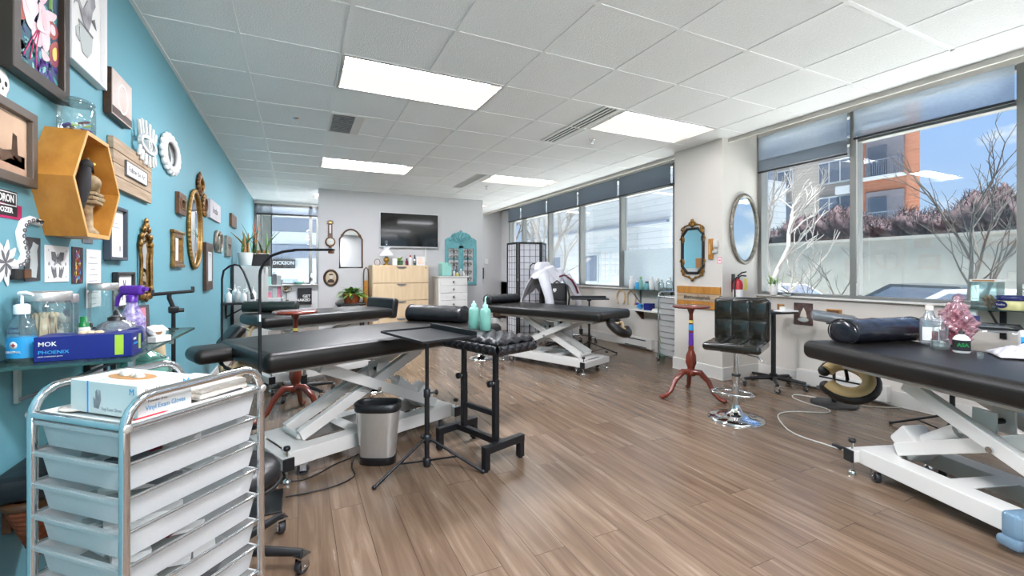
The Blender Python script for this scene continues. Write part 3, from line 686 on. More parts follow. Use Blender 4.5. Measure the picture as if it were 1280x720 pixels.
# foot pedals / controls on the base of the front table
solo('foot_control', 'small grey foot control with a red pedal on the front left table base', 'foot control',
     MB().rbox((0, 0, .02), (.12, .08, .04), .012, M_steel, 3).rbox((-.085, 0, .01), (.06, .07, .016), .006, M_red, 3).cyl((.02, -.02, .04), (.02, -.02, .05), .014, M_chrome).cyl((.02, .02, .04), (.02, .02, .05), .014, M_chrome), (.56, 3.28, .166), R(23))

# ================================================================ BOLSTERS
def bolster(label, p0, p1, r, flat=.8, m_=None, seed=1):
    p0, p1 = Vector(p0), Vector(p1); d = p1-p0; Ln = d.length; rn = random.Random(seed); ph = [rn.uniform(0, 6) for _ in range(4)]
    m = MB(); N, K = 26, 22; vs = []
    prof = [(0, .02), (0, .5), (.008, .85), (.03, 1.0)] + [(.03+(1-.06)*k/(N-8), 1.0) for k in range(1, N-8)] + [(.97, 1.0), (.992, .85), (1, .5), (1, .02)]
    for (x, s) in prof:
        for k in range(K):
            a = 2*pi*k/K; w = 1+.03*sin(x*17+ph[0]+2*a)*(.5+.5*cos(a))+.025*sin(x*31+ph[1]-a*3)+.015*sin(x*53+a*2+ph[2])
            z = sin(a)*r*flat*s*w; vs.append((x*Ln, cos(a)*r*s*w, max(z, -r*flat*.82)))
    fs = [(i*K+k, i*K+(k+1) % K, (i+1)*K+(k+1) % K, (i+1)*K+k) for i in range(len(prof)-1) for k in range(K)]
    fs = [f[::-1] for f in fs]
    m.add(vs, fs, m_ or M_leather2, True)
    t = thing('bolster', label, 'bolster', p0+Vector((0, 0, r*flat*.82)), math.atan2(d.y, d.x))
    part('cover', m, t)
    for x in (.025*Ln, Ln*.975): part('piping', MB().tube([(x, cos(a)*r*1.02, max(sin(a)*r*flat*1.02, -r*flat*.81)) for a in [2*pi*k/24 for k in range(24)]], .004, M_black, 6, True), t)
    return t
bolster('round black bolster on the far end of the front left table, behind the tray', (.90, 3.96, .782), (1.27, 3.54, .782), .088, .85, seed=2)
bolster('long dark green black bolster lying across the table under the left wall plants', (-.54, 5.72, .762), (.0, 5.52, .762), .075, .85, mat('dark_green_vinyl', '#1f2a26', .4, bump=.2, bscale=30), seed=3)
bolster('flat black bolster at the head of the table before the folding screen', (2.36, 5.72, .757), (2.93, 5.93, .757), .085, .8, seed=4)
bolster('shiny black half round bolster on the right table', (3.09, 1.63, .767), (3.66, 1.50, .767), .10, .8, mat('shiny_black_vinyl', '#1a1c24', .22, bump=.2, bscale=25, coat=.3), seed=5)

# ================================================================ STOOLS AND ROLLING BASES
def star_base(parent, r, n, m_, a0=0, hub=.10, z=.075):
    for k in range(n):
        a = a0 + 2*pi*k/n; c, s = cos(a), sin(a)
        part('base_arm', MB().tube([(c*.02, s*.02, hub), (c*r*.55, s*r*.55, hub-.008), (c*r, s*r, z+.006)], [.022, .019, .015], m_, 8), parent)
        caster(parent, (c*r, s*r, 0), a+1.1, .075, .028)
def roll_stool(label, loc, zseat, r=.19, a0=0, m_=None, ms=None, chrome=False):
    t = thing('rolling_stool', label, 'stool', loc, 0, 'low rolling stools')
    part('seat', MB().lathe([(.001, zseat-.085), (r*.9, zseat-.085), (r, zseat-.06), (r, zseat-.025), (r*.92, zseat-.002), (r*.6, zseat), (.001, zseat-.004)], M_leather2, n=28), t)
    part('seat_rim', MB().tube([(r*1.0*cos(2*pi*k/28), r*1.0*sin(2*pi*k/28), zseat-.075) for k in range(28)], .008, M_black, 6, True), t)
    part('post', MB().cyl((0, 0, .09), (0, 0, zseat-.08), .024, ms or M_chrome).cyl((0, 0, .08), (0, 0, .2), .034, ms or M_black), t)
    if chrome: part('base', MB().lathe([(r, 0), (r, .008), (r*.85, .02), (r*.3, .045), (.04, .1), (.03, .12)], M_chrome, n=32), t)
    else: star_base(t, r+.10, 5, m_ or M_black, a0)
    return t
roll_stool('black rolling stool half hidden behind the chrome drawer cart', (-.265, 2.10, 0), .43, .20, -.38)
roll_stool('black rolling stool base under and behind the front left table', (.05, 4.80, 0), .47, .18, .25)
roll_stool('chrome disc base stool below the front left table, by its lift arms', (.69, 4.74, 0), .42, .17, chrome=True)
roll_stool('chrome disc base stool behind the quilted armrest', (2.29, 5.75, 0), .44, .17, chrome=True)

# chrome bar stool with quilted seat and back
t = thing('bar_stool', 'chrome pedestal bar stool with black quilted seat and back', 'bar stool', (3.25, 2.50, 0), math.atan2(-.436, -.9))
part('base', MB().lathe([(.215, 0), (.215, .008), (.2, .02), (.12, .034), (.05, .06), (.034, .10), (.03, .12)], M_chrome, n=40), t)
part('post', MB().cyl((0, 0, .1), (0, 0, .36), .029, M_chrome, n=20).cyl((0, 0, .34), (0, 0, .56), .022, M_chrome, n=20).lathe([(.03, .352), (.034, .356), (.034, .37), (.024, .375)], M_black), t)
part('footrest', MB().tube([(.03, .03, .24), (.06, .12, .24), (.14, .155, .24), (.19, .13, .24), (.20, 0, .24), (.19, -.13, .24), (.14, -.155, .24), (.06, -.12, .24), (.03, -.03, .24)], .011, M_chrome, 8).lathe([(.034, .22), (.034, .26)], M_chrome), t)
part('lever', MB().tube([(0, .03, .545), (.03, .16, .53), (.02, .20, .50)], .006, M_chrome, 8), t)
part('seat_plate', MB().box((0, 0, .565), (.2, .2, .02), M_steel_k), t, bevel=.004)
def puff(nu, nv, fn):
    return lambda u, v: fn(u, v, (abs(sin(pi*nu*u))*abs(sin(pi*nv*v)))**.45)
m = MB().rbox((0, 0, .606), (.42, .43, .066), .03, M_gloss, 5)
m.grid(puff(2, 3, lambda u, v, q: (-.19+.385*u, -.2+.4*v, .632+.016*q)), 30, 36, M_gloss, .003)
seat = part('seat', m, t)
part('seam', MB().tube([(-.19+.38*k/8, -.067, .641) for k in range(9)], .003, M_black, 6), seat); part('seam', MB().tube([(-.19+.38*k/8, .067, .641) for k in range(9)], .003, M_black, 6), seat)
m = MB().rbox((-.20, 0, .80), (.055, .43, .36), .026, M_gloss, 5)
m.grid(puff(3, 2, lambda u, v, q: (-.178+.016*q, -.2+.4*u, .632+.336*v)), 36, 30, M_gloss, .003)
back = part('backrest', m, t)
part('back_rim', MB().tube([(-.236, -.2, .64), (-.236, -.205, .95), (-.236, -.18, .978), (-.236, .18, .978), (-.236, .205, .95), (-.236, .2, .64)], .012, M_gloss, 8), t)

# rolling side table by the recess
t = thing('rolling_tray_table', 'black rolling work table with star base below the fire extinguisher', 'rolling table', (4.50, 3.02, 0), R(-12))
star_base(t, .29, 5, M_black, .3)
part('post', MB().box((0, 0, .42), (.035, .035, .70), M_steel_k).cyl((0, 0, .07), (0, 0, .14), .035, M_black), t, bevel=.004)
part('tray_top', MB().rbox((-.02, 0, .785), (.38, .30, .022), .01, M_black, 3), t)
for k, (x, y, l, mm) in enumerate(((.0, -.02, 'small white box standing on the black rolling table', M_card), (.07, .05, 'small brown box on the black rolling table', M_kraft))):
    solo('small_box', l, 'box', MB().box((0, 0, .025+.01*k), (.07, .05, .05+.02*k), mm), (4.52+x, 2.95+y, .797), R(20+30*k), bevel=.003)
solo('instrument_tray', 'shallow white dish with papers on the black rolling table', 'tray', MB().rbox((0, 0, .008), (.2, .12, .016), .006, M_paper, 3).rbox((.02, 0, .02), (.1, .06, .008), .003, M_card, 3), (4.52, 2.90, .797), R(-12))

# ================================================================ CHERRY PEDESTAL TABLES
def pedestal(label, loc, rz, group='cherry pedestal side tables'):
    t = thing('pedestal_table', label, 'side table', loc, rz, group)
    part('tabletop', MB().lathe([(.001, .858), (.155, .858), (.172, .866), (.174, .876), (.165, .884), (.001, .884)], M_cherry, n=36), t)
    part('column', MB().lathe([(.012, .20), (.04, .205), (.045, .24), (.03, .265), (.036, .29), (.05, .33), (.046, .40), (.03, .44), (.024, .46), (.028, .47), (.022, .49), (.019, .60), (.023, .64), (.02, .66), (.018, .80), (.03, .835), (.05, .858)], M_cherry, n=20), t)
    part('painted_band', MB().lathe([(.0245, .50), (.0225, .56), (.0222, .62)], M_purple, n=16).lathe([(.0228, .64), (.0222, .70)], M_cyan, n=16).lathe([(.0222, .715), (.0215, .74)], M_yellow, n=16), t, 'painted multicolour band')
    for k in range(3):
        a = 2*pi*k/3; c, s = cos(a), sin(a)
        part('leg', MB().tube([(c*.02, s*.02, .24), (c*.09, s*.09, .245), (c*.17, s*.17, .17), (c*.22, s*.22, .07), (c*.27, s*.27, .03), (c*.31, s*.31, .022)], [.03, .03, .024, .02, .02, .022], M_cherry, 10)
             .ball((c*.31, s*.31, .022), (.028, .028, .022), M_cherry), t)
    return t
pedestal('cherry pedestal side table standing before the pier with the plank sign', (3.43, 3.13, 0), R(168))
p = pedestal('cherry pedestal side table behind the front left treatment table', (-.02, 4.15, 0), R(200))

# ================================================================ TRAY STANDS
def tray_stand(label, loc, rz, legs, ztray=.82, tray=(.56, .36), tilt=0, wrapmat=None, lip=True):
    t = thing('tray_stand', label, 'tray stand', loc, 0, 'black tripod tray stands')
    part('pole', MB().cyl((0, 0, .02), (0, 0, .45), .016, M_steel_k, n=12).cyl((0, 0, .43), (0, 0, ztray-.01), .012, M_steel_k, n=12), t)
    part('clamp', MB().lathe([(.02, .43), (.022, .44), (.022, .475), (.018, .48)], M_black, n=12).cyl((.02, 0, .455), (.055, 0, .455), .006, M_black, n=8).ball((.06, 0, .455), (.012, .018, .018), M_black, 10, 6), t)
    part('hub', MB().lathe([(.026, .15), (.028, .155), (.028, .19), (.02, .2)], M_black, n=12), t); part('lower_hub', MB().lathe([(.02, .0), (.026, .03), (.026, .05), (.02, .055)], M_black, n=12), t); part('hub_knob', MB().ball((-.03, 0, .19), .014, M_black, 8, 6), t)
    for a, Lg in legs:
        c, s = cos(a), sin(a)
        l = part('leg', MB().tube([(c*.025, s*.025, .172), (c*Lg, s*Lg, .012)], .009, M_steel_k, 8).ball((c*Lg, s*Lg, .013), (.014, .014, .013), M_black, 8, 6), t)
        part('brace', MB().tube([(c*.02, s*.02, .04), (c*Lg*.55, s*Lg*.55, .085)], .006, M_steel_k, 6), l)
    m = MB(); w, d = tray
    m.box((0, 0, 0), (w, d, .006), M_steel_k)
    for x in (-w/2, w/2): m.box((x, 0, .006), (.006, d, .014), M_steel_k)
    m.box((0, -d/2, .006), (w, .006, .014), M_steel_k); m.box((0, d/2, .018 if lip else .006), (w, .006, .038 if lip else .014), M_steel_k)
    tr = part('tray', m, t, bevel=.002); tr.location = (0, 0, ztray); tr.rotation_euler = (tilt, 0, rz)
    part('tray_support', MB().cyl((0, 0, ztray-.03), (0, 0, ztray-.004), .03, M_black), t)
    return t
tray_stand('black tripod tray stand in front of the steel waste bin', (.725, 2.73, 0), math.atan2(.97, -.24)-R(180), [(math.atan2(2.565-2.73, .383-.725), .38), (math.atan2(2.484-2.73, 1.003-.725), .37), (R(75), .37)], .818)
tray_stand('black tripod tray stand behind the table by the far windows', (3.80, 5.32, 0), R(-30), [(R(-15), .42), (R(110), .36), (R(215), .36)], .81, (.52, .34))
t = tray_stand('plastic covered tray stand behind the right table', (4.27, 1.52, 0), R(-72), [(math.atan2(.33, -.03), .36), (math.atan2(-.27, .1), .36), (R(190), .34)], .83, (.66, .36), lip=False)
wob = lambda u, v: (-.36+.72*u+.01*sin(v*9), -.2+.4*v+.01*sin(u*11), .012-.03*((abs(u-.5)*2)**6+(abs(v-.5)*2)**6)+.004*sin(u*15+v*7))
p = part('plastic_cover', MB().grid(wob, 20, 12, M_wrap, .002), t); p.location = (0, 0, .832); p.rotation_euler = (0, 0, R(-72))

# quilted armrest
a = math.atan2(-.94, .33)
t = thing('armrest_stand', 'black quilted armrest on a square steel stand beside the tray', 'armrest', (1.09, 2.77, 0), a)
def qf(p):
    if p.z > .77: p.z += .006*(abs(sin((p.x+p.y)*38))*abs(sin((p.x-p.y)*38)))-.003
    return p
m = MB(); L_, W_ = .56, .33
def qtop(u, v):
    x, y = (u-.5)*L_, (v-.5)*W_; ex = min(u, 1-u)*L_; ey = min(v, 1-v)*W_; e_ = min(ex, ey)
    rim = -.03*(1-min(1, e_/.035))**2
    return (x, y, .792+rim+.016*(abs(sin((x+y)*34))*abs(sin((x-y)*34)))**.55)
cx_, cy_ = .03, .04
m.at((cx_, cy_, 0)).grid(qtop, 80, 48, M_quilt, -.004)
def side(k):
    def fn(u, v):
        z = .765-.055*v; bul = .012*sin(pi*v)
        q = .014*(abs(sin((u*(L_ if k < 2 else W_)+z)*52))*abs(sin((u*(L_ if k < 2 else W_)-z)*52)))**.55 + bul
        if k == 0: return ((u-.5)*L_, -W_/2-q, z)
        if k == 1: return ((.5-u)*L_, W_/2+q, z)
        if k == 2: return (L_/2+q, (u-.5)*W_, z)
        return (-L_/2-q, (.5-u)*W_, z)
    return fn
for k in range(4): m.grid(side(k), 72 if k < 2 else 44, 12, M_quilt, .004)
m.box((0, 0, .708), (L_-.01, W_-.01, .012), M_black)
part('pad', m, t)
m = MB()
for x in (-.16, .16): m.box((x, 0, .60), (.028, .028, .22), M_steel_k)
m.box((0, 0, .70), (.36, .05, .012), M_steel_k); part('upper_post', m, t)
m = MB()
for x in (-.16, .16): m.box((x, 0, .32), (.036, .036, .40), M_steel_k)
m.box((0, 0, .13), (.44, .04, .04), M_steel_k).box((0, 0, .30), (.32, .03, .03), M_steel_k); part('lower_post', m, t, bevel=.003)
for x in (-.235, .235):
    part('foot_bar', MB().box((x, 0, .13), (.045, .34, .045), M_steel_k).box((x, -.15, .065), (.04, .04, .11), M_steel_k).box((x, .15, .065), (.04, .04, .11), M_steel_k)
         .cyl((x, -.15, 0), (x, -.15, .02), .016, M_black).cyl((x, .15, 0), (x, .15, .02), .016, M_black), t, bevel=.003)
for x in (-.16, .16): part('knob', MB().cyl((x, -.018, .5), (x, -.04, .5), .008, M_steel).at((x, -.05, .5), (R(90), 0, 0)).lathe([(.001, -.01), (.02, -.01), (.022, 0), (.02, .01), (.001, .01)], M_black), t)

# steel waste bin
t = thing('waste_bin', 'brushed steel waste bin with black rim in front of the white table base', 'waste bin', (.46, 2.925, 0), R(-26))
def ov(w, d, n=32, p=3.2): return [(w/2*math.copysign(abs(cos(a))**(2/p), cos(a)), d/2*math.copysign(abs(sin(a))**(2/p), sin(a))) for a in [2*pi*k/n for k in range(n)]]
def loft(m, rings, mm, cap0=False, cap1=False):
    n = len(rings[0][0]); vs = [(x, y, z) for pts, z in rings for x, y in pts]
    m.add(vs, [(i*n+k, i*n+(k+1) % n, (i+1)*n+(k+1) % n, (i+1)*n+k) for i in range(len(rings)-1) for k in range(n)], mm, True)
    if cap0: m.add(vs[:n], [tuple(range(n))[::-1]], mm)
    if cap1: m.add(vs[-n:], [tuple(range(n))], mm)
    return m
part('body', loft(MB(), [(ov(.215, .125), .045), (ov(.27, .165), .345)], M_steel), t)
part('base', loft(MB(), [(ov(.205, .12), 0), (ov(.222, .132), .005), (ov(.226, .136), .05)], M_black, True, True), t)
part('rim', loft(MB(), [(ov(.275, .17), .335), (ov(.285, .18), .345), (ov(.285, .18), .385), (ov(.262, .158), .388), (ov(.255, .152), .37), (ov(.2, .115), .06)], M_black, False, True), t)

# ================================================================ LAMPS ON POLES
t = thing('floor_lamp', 'tall black arc floor lamp with a flat light bar, between cart and front left table', 'floor lamp', (-.172, 2.55, 0), 0)
part('base', MB().box((-.02, .10, .006), (.24, .26, .012), M_black), t, bevel=.004)
part('pole', MB().cyl((0, 0, .01), (0, 0, .95), .0085, M_steel_k, n=10).cyl((0, 0, .9), (0, 0, 1.2), .007, M_steel_k, n=10), t)
part('pole_joint', MB().cyl((0, 0, .965), (0, 0, 1.0), .011, M_chrome, n=10), t)
ax = Vector((.89, -.43, 0))
P = [Vector((0, 0, 1.19))+ax*0] + [Vector((0, 0, 1.2))+ax*x+Vector((0, 0, z)) for x, z in ((.003, .02), (.02, .06), (.06, .095), (.12, .115), (.18, .122))]
part('goose_neck', MB().tube(P, .007, M_steel_k, 8), t)
part('light_bar', MB().at(Vector((0, 0, 1.2))+ax*.275+Vector((0, 0, .124)), (0, 0, math.atan2(ax.y, ax.x))).rbox((0, 0, 0), (.20, .03, .012), .005, M_steel_k, 3).rbox((.085, 0, -.012), (.025, .025, .014), .005, M_walnut, 3), t)
t = thing('floor_lamp', 'thin black gooseneck floor lamp against the teal wall', 'floor lamp', (-.575, 4.42, 0), 0)
part('base', MB().lathe([(.12, 0), (.12, .012), (.02, .02)], M_black, n=24), t)
P = [Vector((0, 0, z)) for z in (.01, .6, 1.15)] + [Vector((0, 0, 1.17))+ax*x+Vector((0, 0, z)) for x, z in ((.015, .05), (.06, .085), (.11, .10), (.15, .09), (.185, .04), (.225, -.06), (.25, -.14))]
part('pole', MB().tube(P, .0085, M_steel_k, 8), t); part('lamp_head', MB().tube([P[-1], P[-1]+Vector((.01, 0, -.05))], [.011, .016], M_black, 10), t)
t = thing('floor_lamp', 'small black gooseneck lamp in front of the folding screen', 'floor lamp', (3.33, 6.28, 0), 0)
part('base', MB().lathe([(.12, 0), (.12, .012), (.02, .02)], M_black, n=24), t)
P = [Vector((0, 0, z)) for z in (.01, .7, 1.22)] + [Vector((x, 0, 1.3+z)) for x, z in ((.02, 0), (.06, .035), (.10, .03), (.16, -.01))]
part('pole', MB().tube(P, .009, M_steel_k, 8), t); part('lamp_head', MB().tube([P[-1], P[-1]+Vector((.20, -.02, -.09))], [.014, .02], M_tan, 10), t)
# phone holder stand
t = thing('device_stand', 'black phone holder on a thin pole beside the left wall', 'stand', (-.66, 3.22, 0), R(20))
part('pole', MB().cyl((0, 0, .02), (0, 0, .98), .011, M_steel_k, n=10), t)
part('clamp', MB().rbox((0, 0, .99), (.05, .035, .04), .008, M_black, 3).tube([(0, 0, 1.0), (-.02, 0, 1.06), (-.02, 0, 1.085)], .012, M_black, 8).cyl((.02, 0, .985), (.05, 0, .985), .012, M_black), t)
part('phone_bar', MB().at((.0, 0, 1.09), (0, R(-4), 0)).rbox((0, 0, 0), (.20, .03, .02), .006, M_black, 3).box((-.095, 0, .012), (.012, .035, .03), M_black).box((.095, 0, .012), (.012, .035, .03), M_black), t)
for k in range(3): a = 2*pi*k/3+.4; part('leg', MB().tube([(0, 0, .2), (cos(a)*.15, sin(a)*.15, .012)], .008, M_steel_k, 8).ball((cos(a)*.15, sin(a)*.15, .012), .012, M_black, 8, 5), t)
solo('fabric_pouch', 'cream roll of cloth hanging below the phone holder pole', 'cloth', MB().tube([(0, 0, 0), (.002, 0, .05), (0, 0, .13)], [.03, .034, .03], M_beige, 14).cyl((0, 0, .12), (0, 0, .15), .01, M_beige), (-.70, 3.08, .68), 0)

# wrapped armrest on disc base
t = thing('armrest_stand', 'plastic wrapped grey armrest on a black disc base by the right wall', 'armrest', (4.42, 2.39, 0), R(-60))
part('base', MB().lathe([(.185, 0), (.185, .008), (.175, .014), (.02, .02)], M_black, n=36), t)
part('post', MB().cyl((0, 0, .01), (0, 0, .74), .013, M_steel_k, n=10).cyl((0, 0, .01), (0, 0, .08), .02, M_steel_k, n=12), t)
part('bracket', MB().box((0, 0, .735), (.12, .05, .012), M_steel_k).tube([(0, -.02, .72), (0, -.10, .70)], .006, M_black, 6), t)
p = part('pad', MB().rbox((0, 0, 0), (.34, .15, .07), .03, mat('grey_vinyl', '#5b6068', .4), 5), t); p.location = (0, 0, .785); p.rotation_euler = (0, R(8), 0)
part('plastic_cover', MB().rbox((0, 0, .0), (.36, .17, .084), .036, M_wrap, 6, lambda q: Vector((q.x+.006*sin(q.y*60+q.z*40), q.y+.005*sin(q.x*50), q.z+.005*sin(q.x*44+q.y*30)))), p)

# ================================================================ DRAWER CARTS
def drawer_cart(label, loc, rz, n=10, fill=None):
    t = thing('drawer_cart', label, 'drawer cart', loc, rz, 'chrome carts of translucent drawers')
    w, d, z0, dz, zt = .162, .183, .09, .0775, .865
    for s in (-1, 1):
        x = s*w
        path = [(x, -d, .065), (x, -d, .86)] + [(x, -d+.06-.06*cos(a), .86+.07*sin(a)) for a in [R(18*k) for k in range(1, 5)]] + [(x, -d+.06, .93), (x, d-.06, .93)] \
             + [(x, d-.06+.06*sin(a), .86+.07*cos(a)) for a in [R(18*k) for k in range(1, 5)]] + [(x, d, .86), (x, d, .065)]
        f = part('frame', MB().tube(path, .0105, M_chrome, 12), t)
        m = MB()
        for k in range(n):
            z = z0+dz*(k+1)-.008; m.tube([(x*.985, -d, z), (x*.985, d, z)], .004, M_chrome, 6)
        m.tube([(x, -d, zt), (x, d, zt)], .006, M_chrome, 8); m.tube([(x, -d, .08), (x, d, .08)], .008, M_chrome, 8); part('drawer_rail', m, f)
        for yy in (-d, d): part('screw', MB().at((x, yy, zt), (0, R(90)*s, 0)).lathe([(.001, .011), (.009, .0125), (.010, .0105)], M_steel, n=12), f)
    for y in (-d, d):
        for zz in (zt, .08): part('cross_bar', MB().tube([(-w, y, zz), (w, y, zz)], .008, M_chrome, 10), t)
    part('top_tray', MB().box((0, 0, zt-.006), (2*w-.02, 2*d-.02, .006), M_cardg).rring(2*w-.018, 2*d-.018, .006, zt-.004, zt+.008, M_trim), t, 'grey top tray')
    for k in range(n):
        z = z0+dz*k; zt_ = z+dz-.010; m = MB()
        q = lambda a, b, y0: [(-a, -b+y0), (a, -b+y0), (a, b+y0), (-a, b+y0)]
        lo, hi = q(.134, .166, 0), q(.148, .175, 0)
        rings = [(lo, z), (hi, zt_)]
        n_ = 4; vs = [(x, y, zz) for p_, zz in rings for x, y in p_]
        m.add(vs, [(i, (i+1) % 4, 4+(i+1) % 4, 4+i) for i in range(4)], M_poly); m.add(vs[:4], [(0, 3, 2, 1)], M_poly)
        m.ring(q(.158, .185, -.004), q(.148, .175, 0), zt_-.004, zt_, M_poly)
        m.box((0, -.184, zt_-.005), (.30, .004, .012), M_poly)
        dr = part('drawer', m, t)
        if fill:
            rn = random.Random(k*7+3); f = MB(); cs = [M_paper, M_card, M_greyink, M_dkred, M_paper, M_paper, M_cardg, M_card, M_print]
            for j in range(7):
                mm = rn.choice(cs); f.at((rn.uniform(-.08, .08), rn.uniform(-.11, .11), z+.018+.004*j), (rn.uniform(-.15, .15), rn.uniform(-.15, .15), rn.uniform(0, 3))).box((0, 0, 0), (rn.uniform(.04, .09), rn.uniform(.05, .12), rn.uniform(.006, .02)), mm)
            part('contents', f, dr, 'loose papers and packets')
    for x in (-w, w):
        for y in (-d, d): caster(t, (x, y, 0), .5, .07, .026)
    return t
CART = drawer_cart('chrome cart of milky translucent drawers in the near left foreground', (-.345, 1.521, 0), R(-42.9), fill=True)
CA = R(-42.9)
def oc(x, y, z): return (-.345+x*cos(CA)-y*sin(CA), 1.521+x*sin(CA)+y*cos(CA), z)
drawer_cart('chrome cart of translucent drawers tucked beside the pier under the far windows', (4.615, 4.44, 0), R(90), fill=True)
# things on the cart
t = thing('glove_box', 'white glove carton with oval opening standing on the chrome cart', 'box', oc(.012, -.072, .868), CA)
part('carton', MB().box((0, 0, .0395), (.24, .13, .079), M_card), t, bevel=.002)
part('opening', MB().prism([(.075*cos(a), .032*sin(a)) for a in [2*pi*k/28 for k in range(28)]], .0785, .0796, M_kraft), t, 'brown oval opening')
m = MB(); rn = random.Random(3)
for k in range(5): m.ball((rn.uniform(-.05, .04), rn.uniform(-.015, .015), .079), (rn.uniform(.012, .02), .01, .012), M_cream, 8, 5)
part('glove', m, t)
part('stripe', MB().box((-.055, -.0652, .04), (.005, .0006, .078), M_cyan).box((-.03, -.02, .0792), (.004, .08, .0006), M_cyan).box((.03, .048, .0792), (.14, .002, .0006), M_cyan), t, 'blue stripe')
part('hand_drawing', MB().at((-.02, -.0652, .035), (R(90), 0, 0)).prism([(-.012, -.02), (.006, -.022), (.014, .0), (.012, .022), (.006, .026), (.004, .004), (0, .026), (-.006, .02), (-.006, 0), (-.014, .006)], 0, .0006, M_print), t)
text('M', .022, M_cyan, t, (.10, -.0653, .062), (R(90), 0, 0), .0003); text('M', .026, M_cyan, t, (.1203, .05, .062), (R(90), 0, R(90)), .0003)
text('Pro-Med', .014, M_greyink, t, (.1203, -.025, .062), (R(90), 0, R(90)), .0003)
text('Vinyl Exam Gloves', .017, M_cyan, t, (.1203, .0, .02), (R(90), 0, R(90)), .0003, sx=.75); text('Powder free', .009, M_greyink, t, (.1203, -.02, .036), (R(90), 0, R(90)), .0003)
text('Vinyl Exam Gloves', .012, M_print, t, (.03, -.0653, .014), (R(90), 0, 0), .0003, sx=.8)
solo('folded_towel', 'folded cream towel lying on the back of the chrome cart', 'towel', MB().rbox((0, 0, .010), (.22, .15, .018), .008, M_cream, 4).rbox((.004, 0, .026), (.21, .145, .016), .007, M_cream, 4), oc(.03, .085, .868), CA)
solo('cotton_pad', 'round white disc lying on the front of the chrome cart', 'pad', MB().lathe([(.001, 0), (.038, 0), (.04, .002), (.038, .004), (.001, .004)], M_cream, n=28), oc(-.045, -.155+.02-.022, .868), 0) if False else None
solo('round_coaster', 'round white disc lying on the front corner of the chrome cart', 'coaster', MB().lathe([(.001, 0), (.038, 0), (.04, .002), (.038, .004), (.001, .004)], M_cream, n=28), oc(-.112, -.115, .868), 0)
solo('dark_booklet', 'dark blue booklet on the chrome cart beside the white disc', 'booklet', MB().box((0, 0, .004), (.06, .10, .008), M_navy), oc(-.125, -.0, .868), CA+.15, bevel=.001)
solo('red_pen', 'red pen lying along the edge of the chrome cart', 'pen', MB().tube([(0, -.035, .004), (0, .03, .004), (0, .045, .004)], [.004, .004, .001], M_red, 8), oc(.149, -.12, .868), CA)
solo('black_clip', 'black tweezers lying along the right edge of the chrome cart top', 'tool', MB().tube([(0, -.05, .004), (.0, .05, .005), (0, .07, .004)], [.002, .005, .006], M_black, 8), oc(.146, .06, .868), CA)

# ================================================================ LEFT GLASS SHELF
t = thing('glass_shelf', 'glass wall shelf with black brackets on the left teal wall', 'shelf', (XW, 0, 0), 0)
part('glass_top', MB().prism([(0, 1.78), (.35, 1.80), (.37, 2.66), (0, 2.76)], .930, .940, M_shelf, M_edge), t)
for y in (2.0, 2.55):
    part('bracket', MB().box((.008, y, .86), (.012, .02, .14), M_steel).tube([(.015, y, .80), (.30, y, .920)], .006, M_greyink, 6).box((.30, y, .905), (.016, .022, .05), M_steel), t)
ZS = .941
def bottle(mb, r, h, m, cap=None, cr=None, ch=.03, sh=.75, sx=1, sy=1, n=18):
    mb.lathe([(r*.92, 0), (r, .006), (r, h*sh), (r*.8, h*sh+r*.35), (cr or r*.4, h*.94), (cr or r*.4, h)], m, n=n, sx=sx, sy=sy)
    if cap: mb.lathe([((cr or r*.4)*1.25, h-.005), ((cr or r*.4)*1.25, h+ch), (.001, h+ch)], cap, n=n)
    return mb
def pump(mb, h, m, s=1): return mb.cyl((0, 0, h), (0, 0, h+.03*s), .004*s, m, n=8).tube([(-.008*s, 0, h+.033*s), (.012*s, 0, h+.035*s), (.032*s, 0, h+.028*s)], [.007*s, .007*s, .004*s], m, 8)
# sanitiser
t = thing('sanitizer_bottle', 'clear pump sanitizer bottle with blue label at the near end of the glass shelf', 'bottle', (-.768, 1.893, ZS), R(-20))
part('body', MB().lathe([(.034, 0), (.037, .006), (.037, .095), (.03, .125), (.016, .14), (.015, .15)], M_glass, n=24, sy=.68), t); part('gel', MB().lathe([(.001, .003), (.032, .003), (.033, .07), (.001, .07)], M_wrap, n=20, sy=.6), t)
part('label', MB().lathe([(.0376, .012), (.0376, .075)], M_cyan, n=24, sy=.69), t, 'blue label'); part('cap', MB().lathe([(.0175, .145), (.0185, .148), (.0185, .172), (.012, .176)], M_paper), t); part('pump', pump(MB(), .175, M_paper, 1), t)
part('cross_mark', MB().box((0, -.0268, .052), (.012, .001, .004), M_red).box((0, -.0268, .052), (.004, .001, .012), M_red).at((0, -.0264, .052), (R(90), 0, 0)).lathe([(.001, 0), (.011, 0), (.011, .0004), (.001, .0004)], M_paper), t)
text('Hand', .012, M_navy, t, (0, -.026, .104), (R(90), 0, 0), .0003); text('Sanitizer', .012, M_navy, t, (0, -.0268, .09), (R(90), 0, 0), .0003); text('ORIGINAL', .0095, M_paper, t, (0, -.0268, .031), (R(90), 0, 0), .0003)
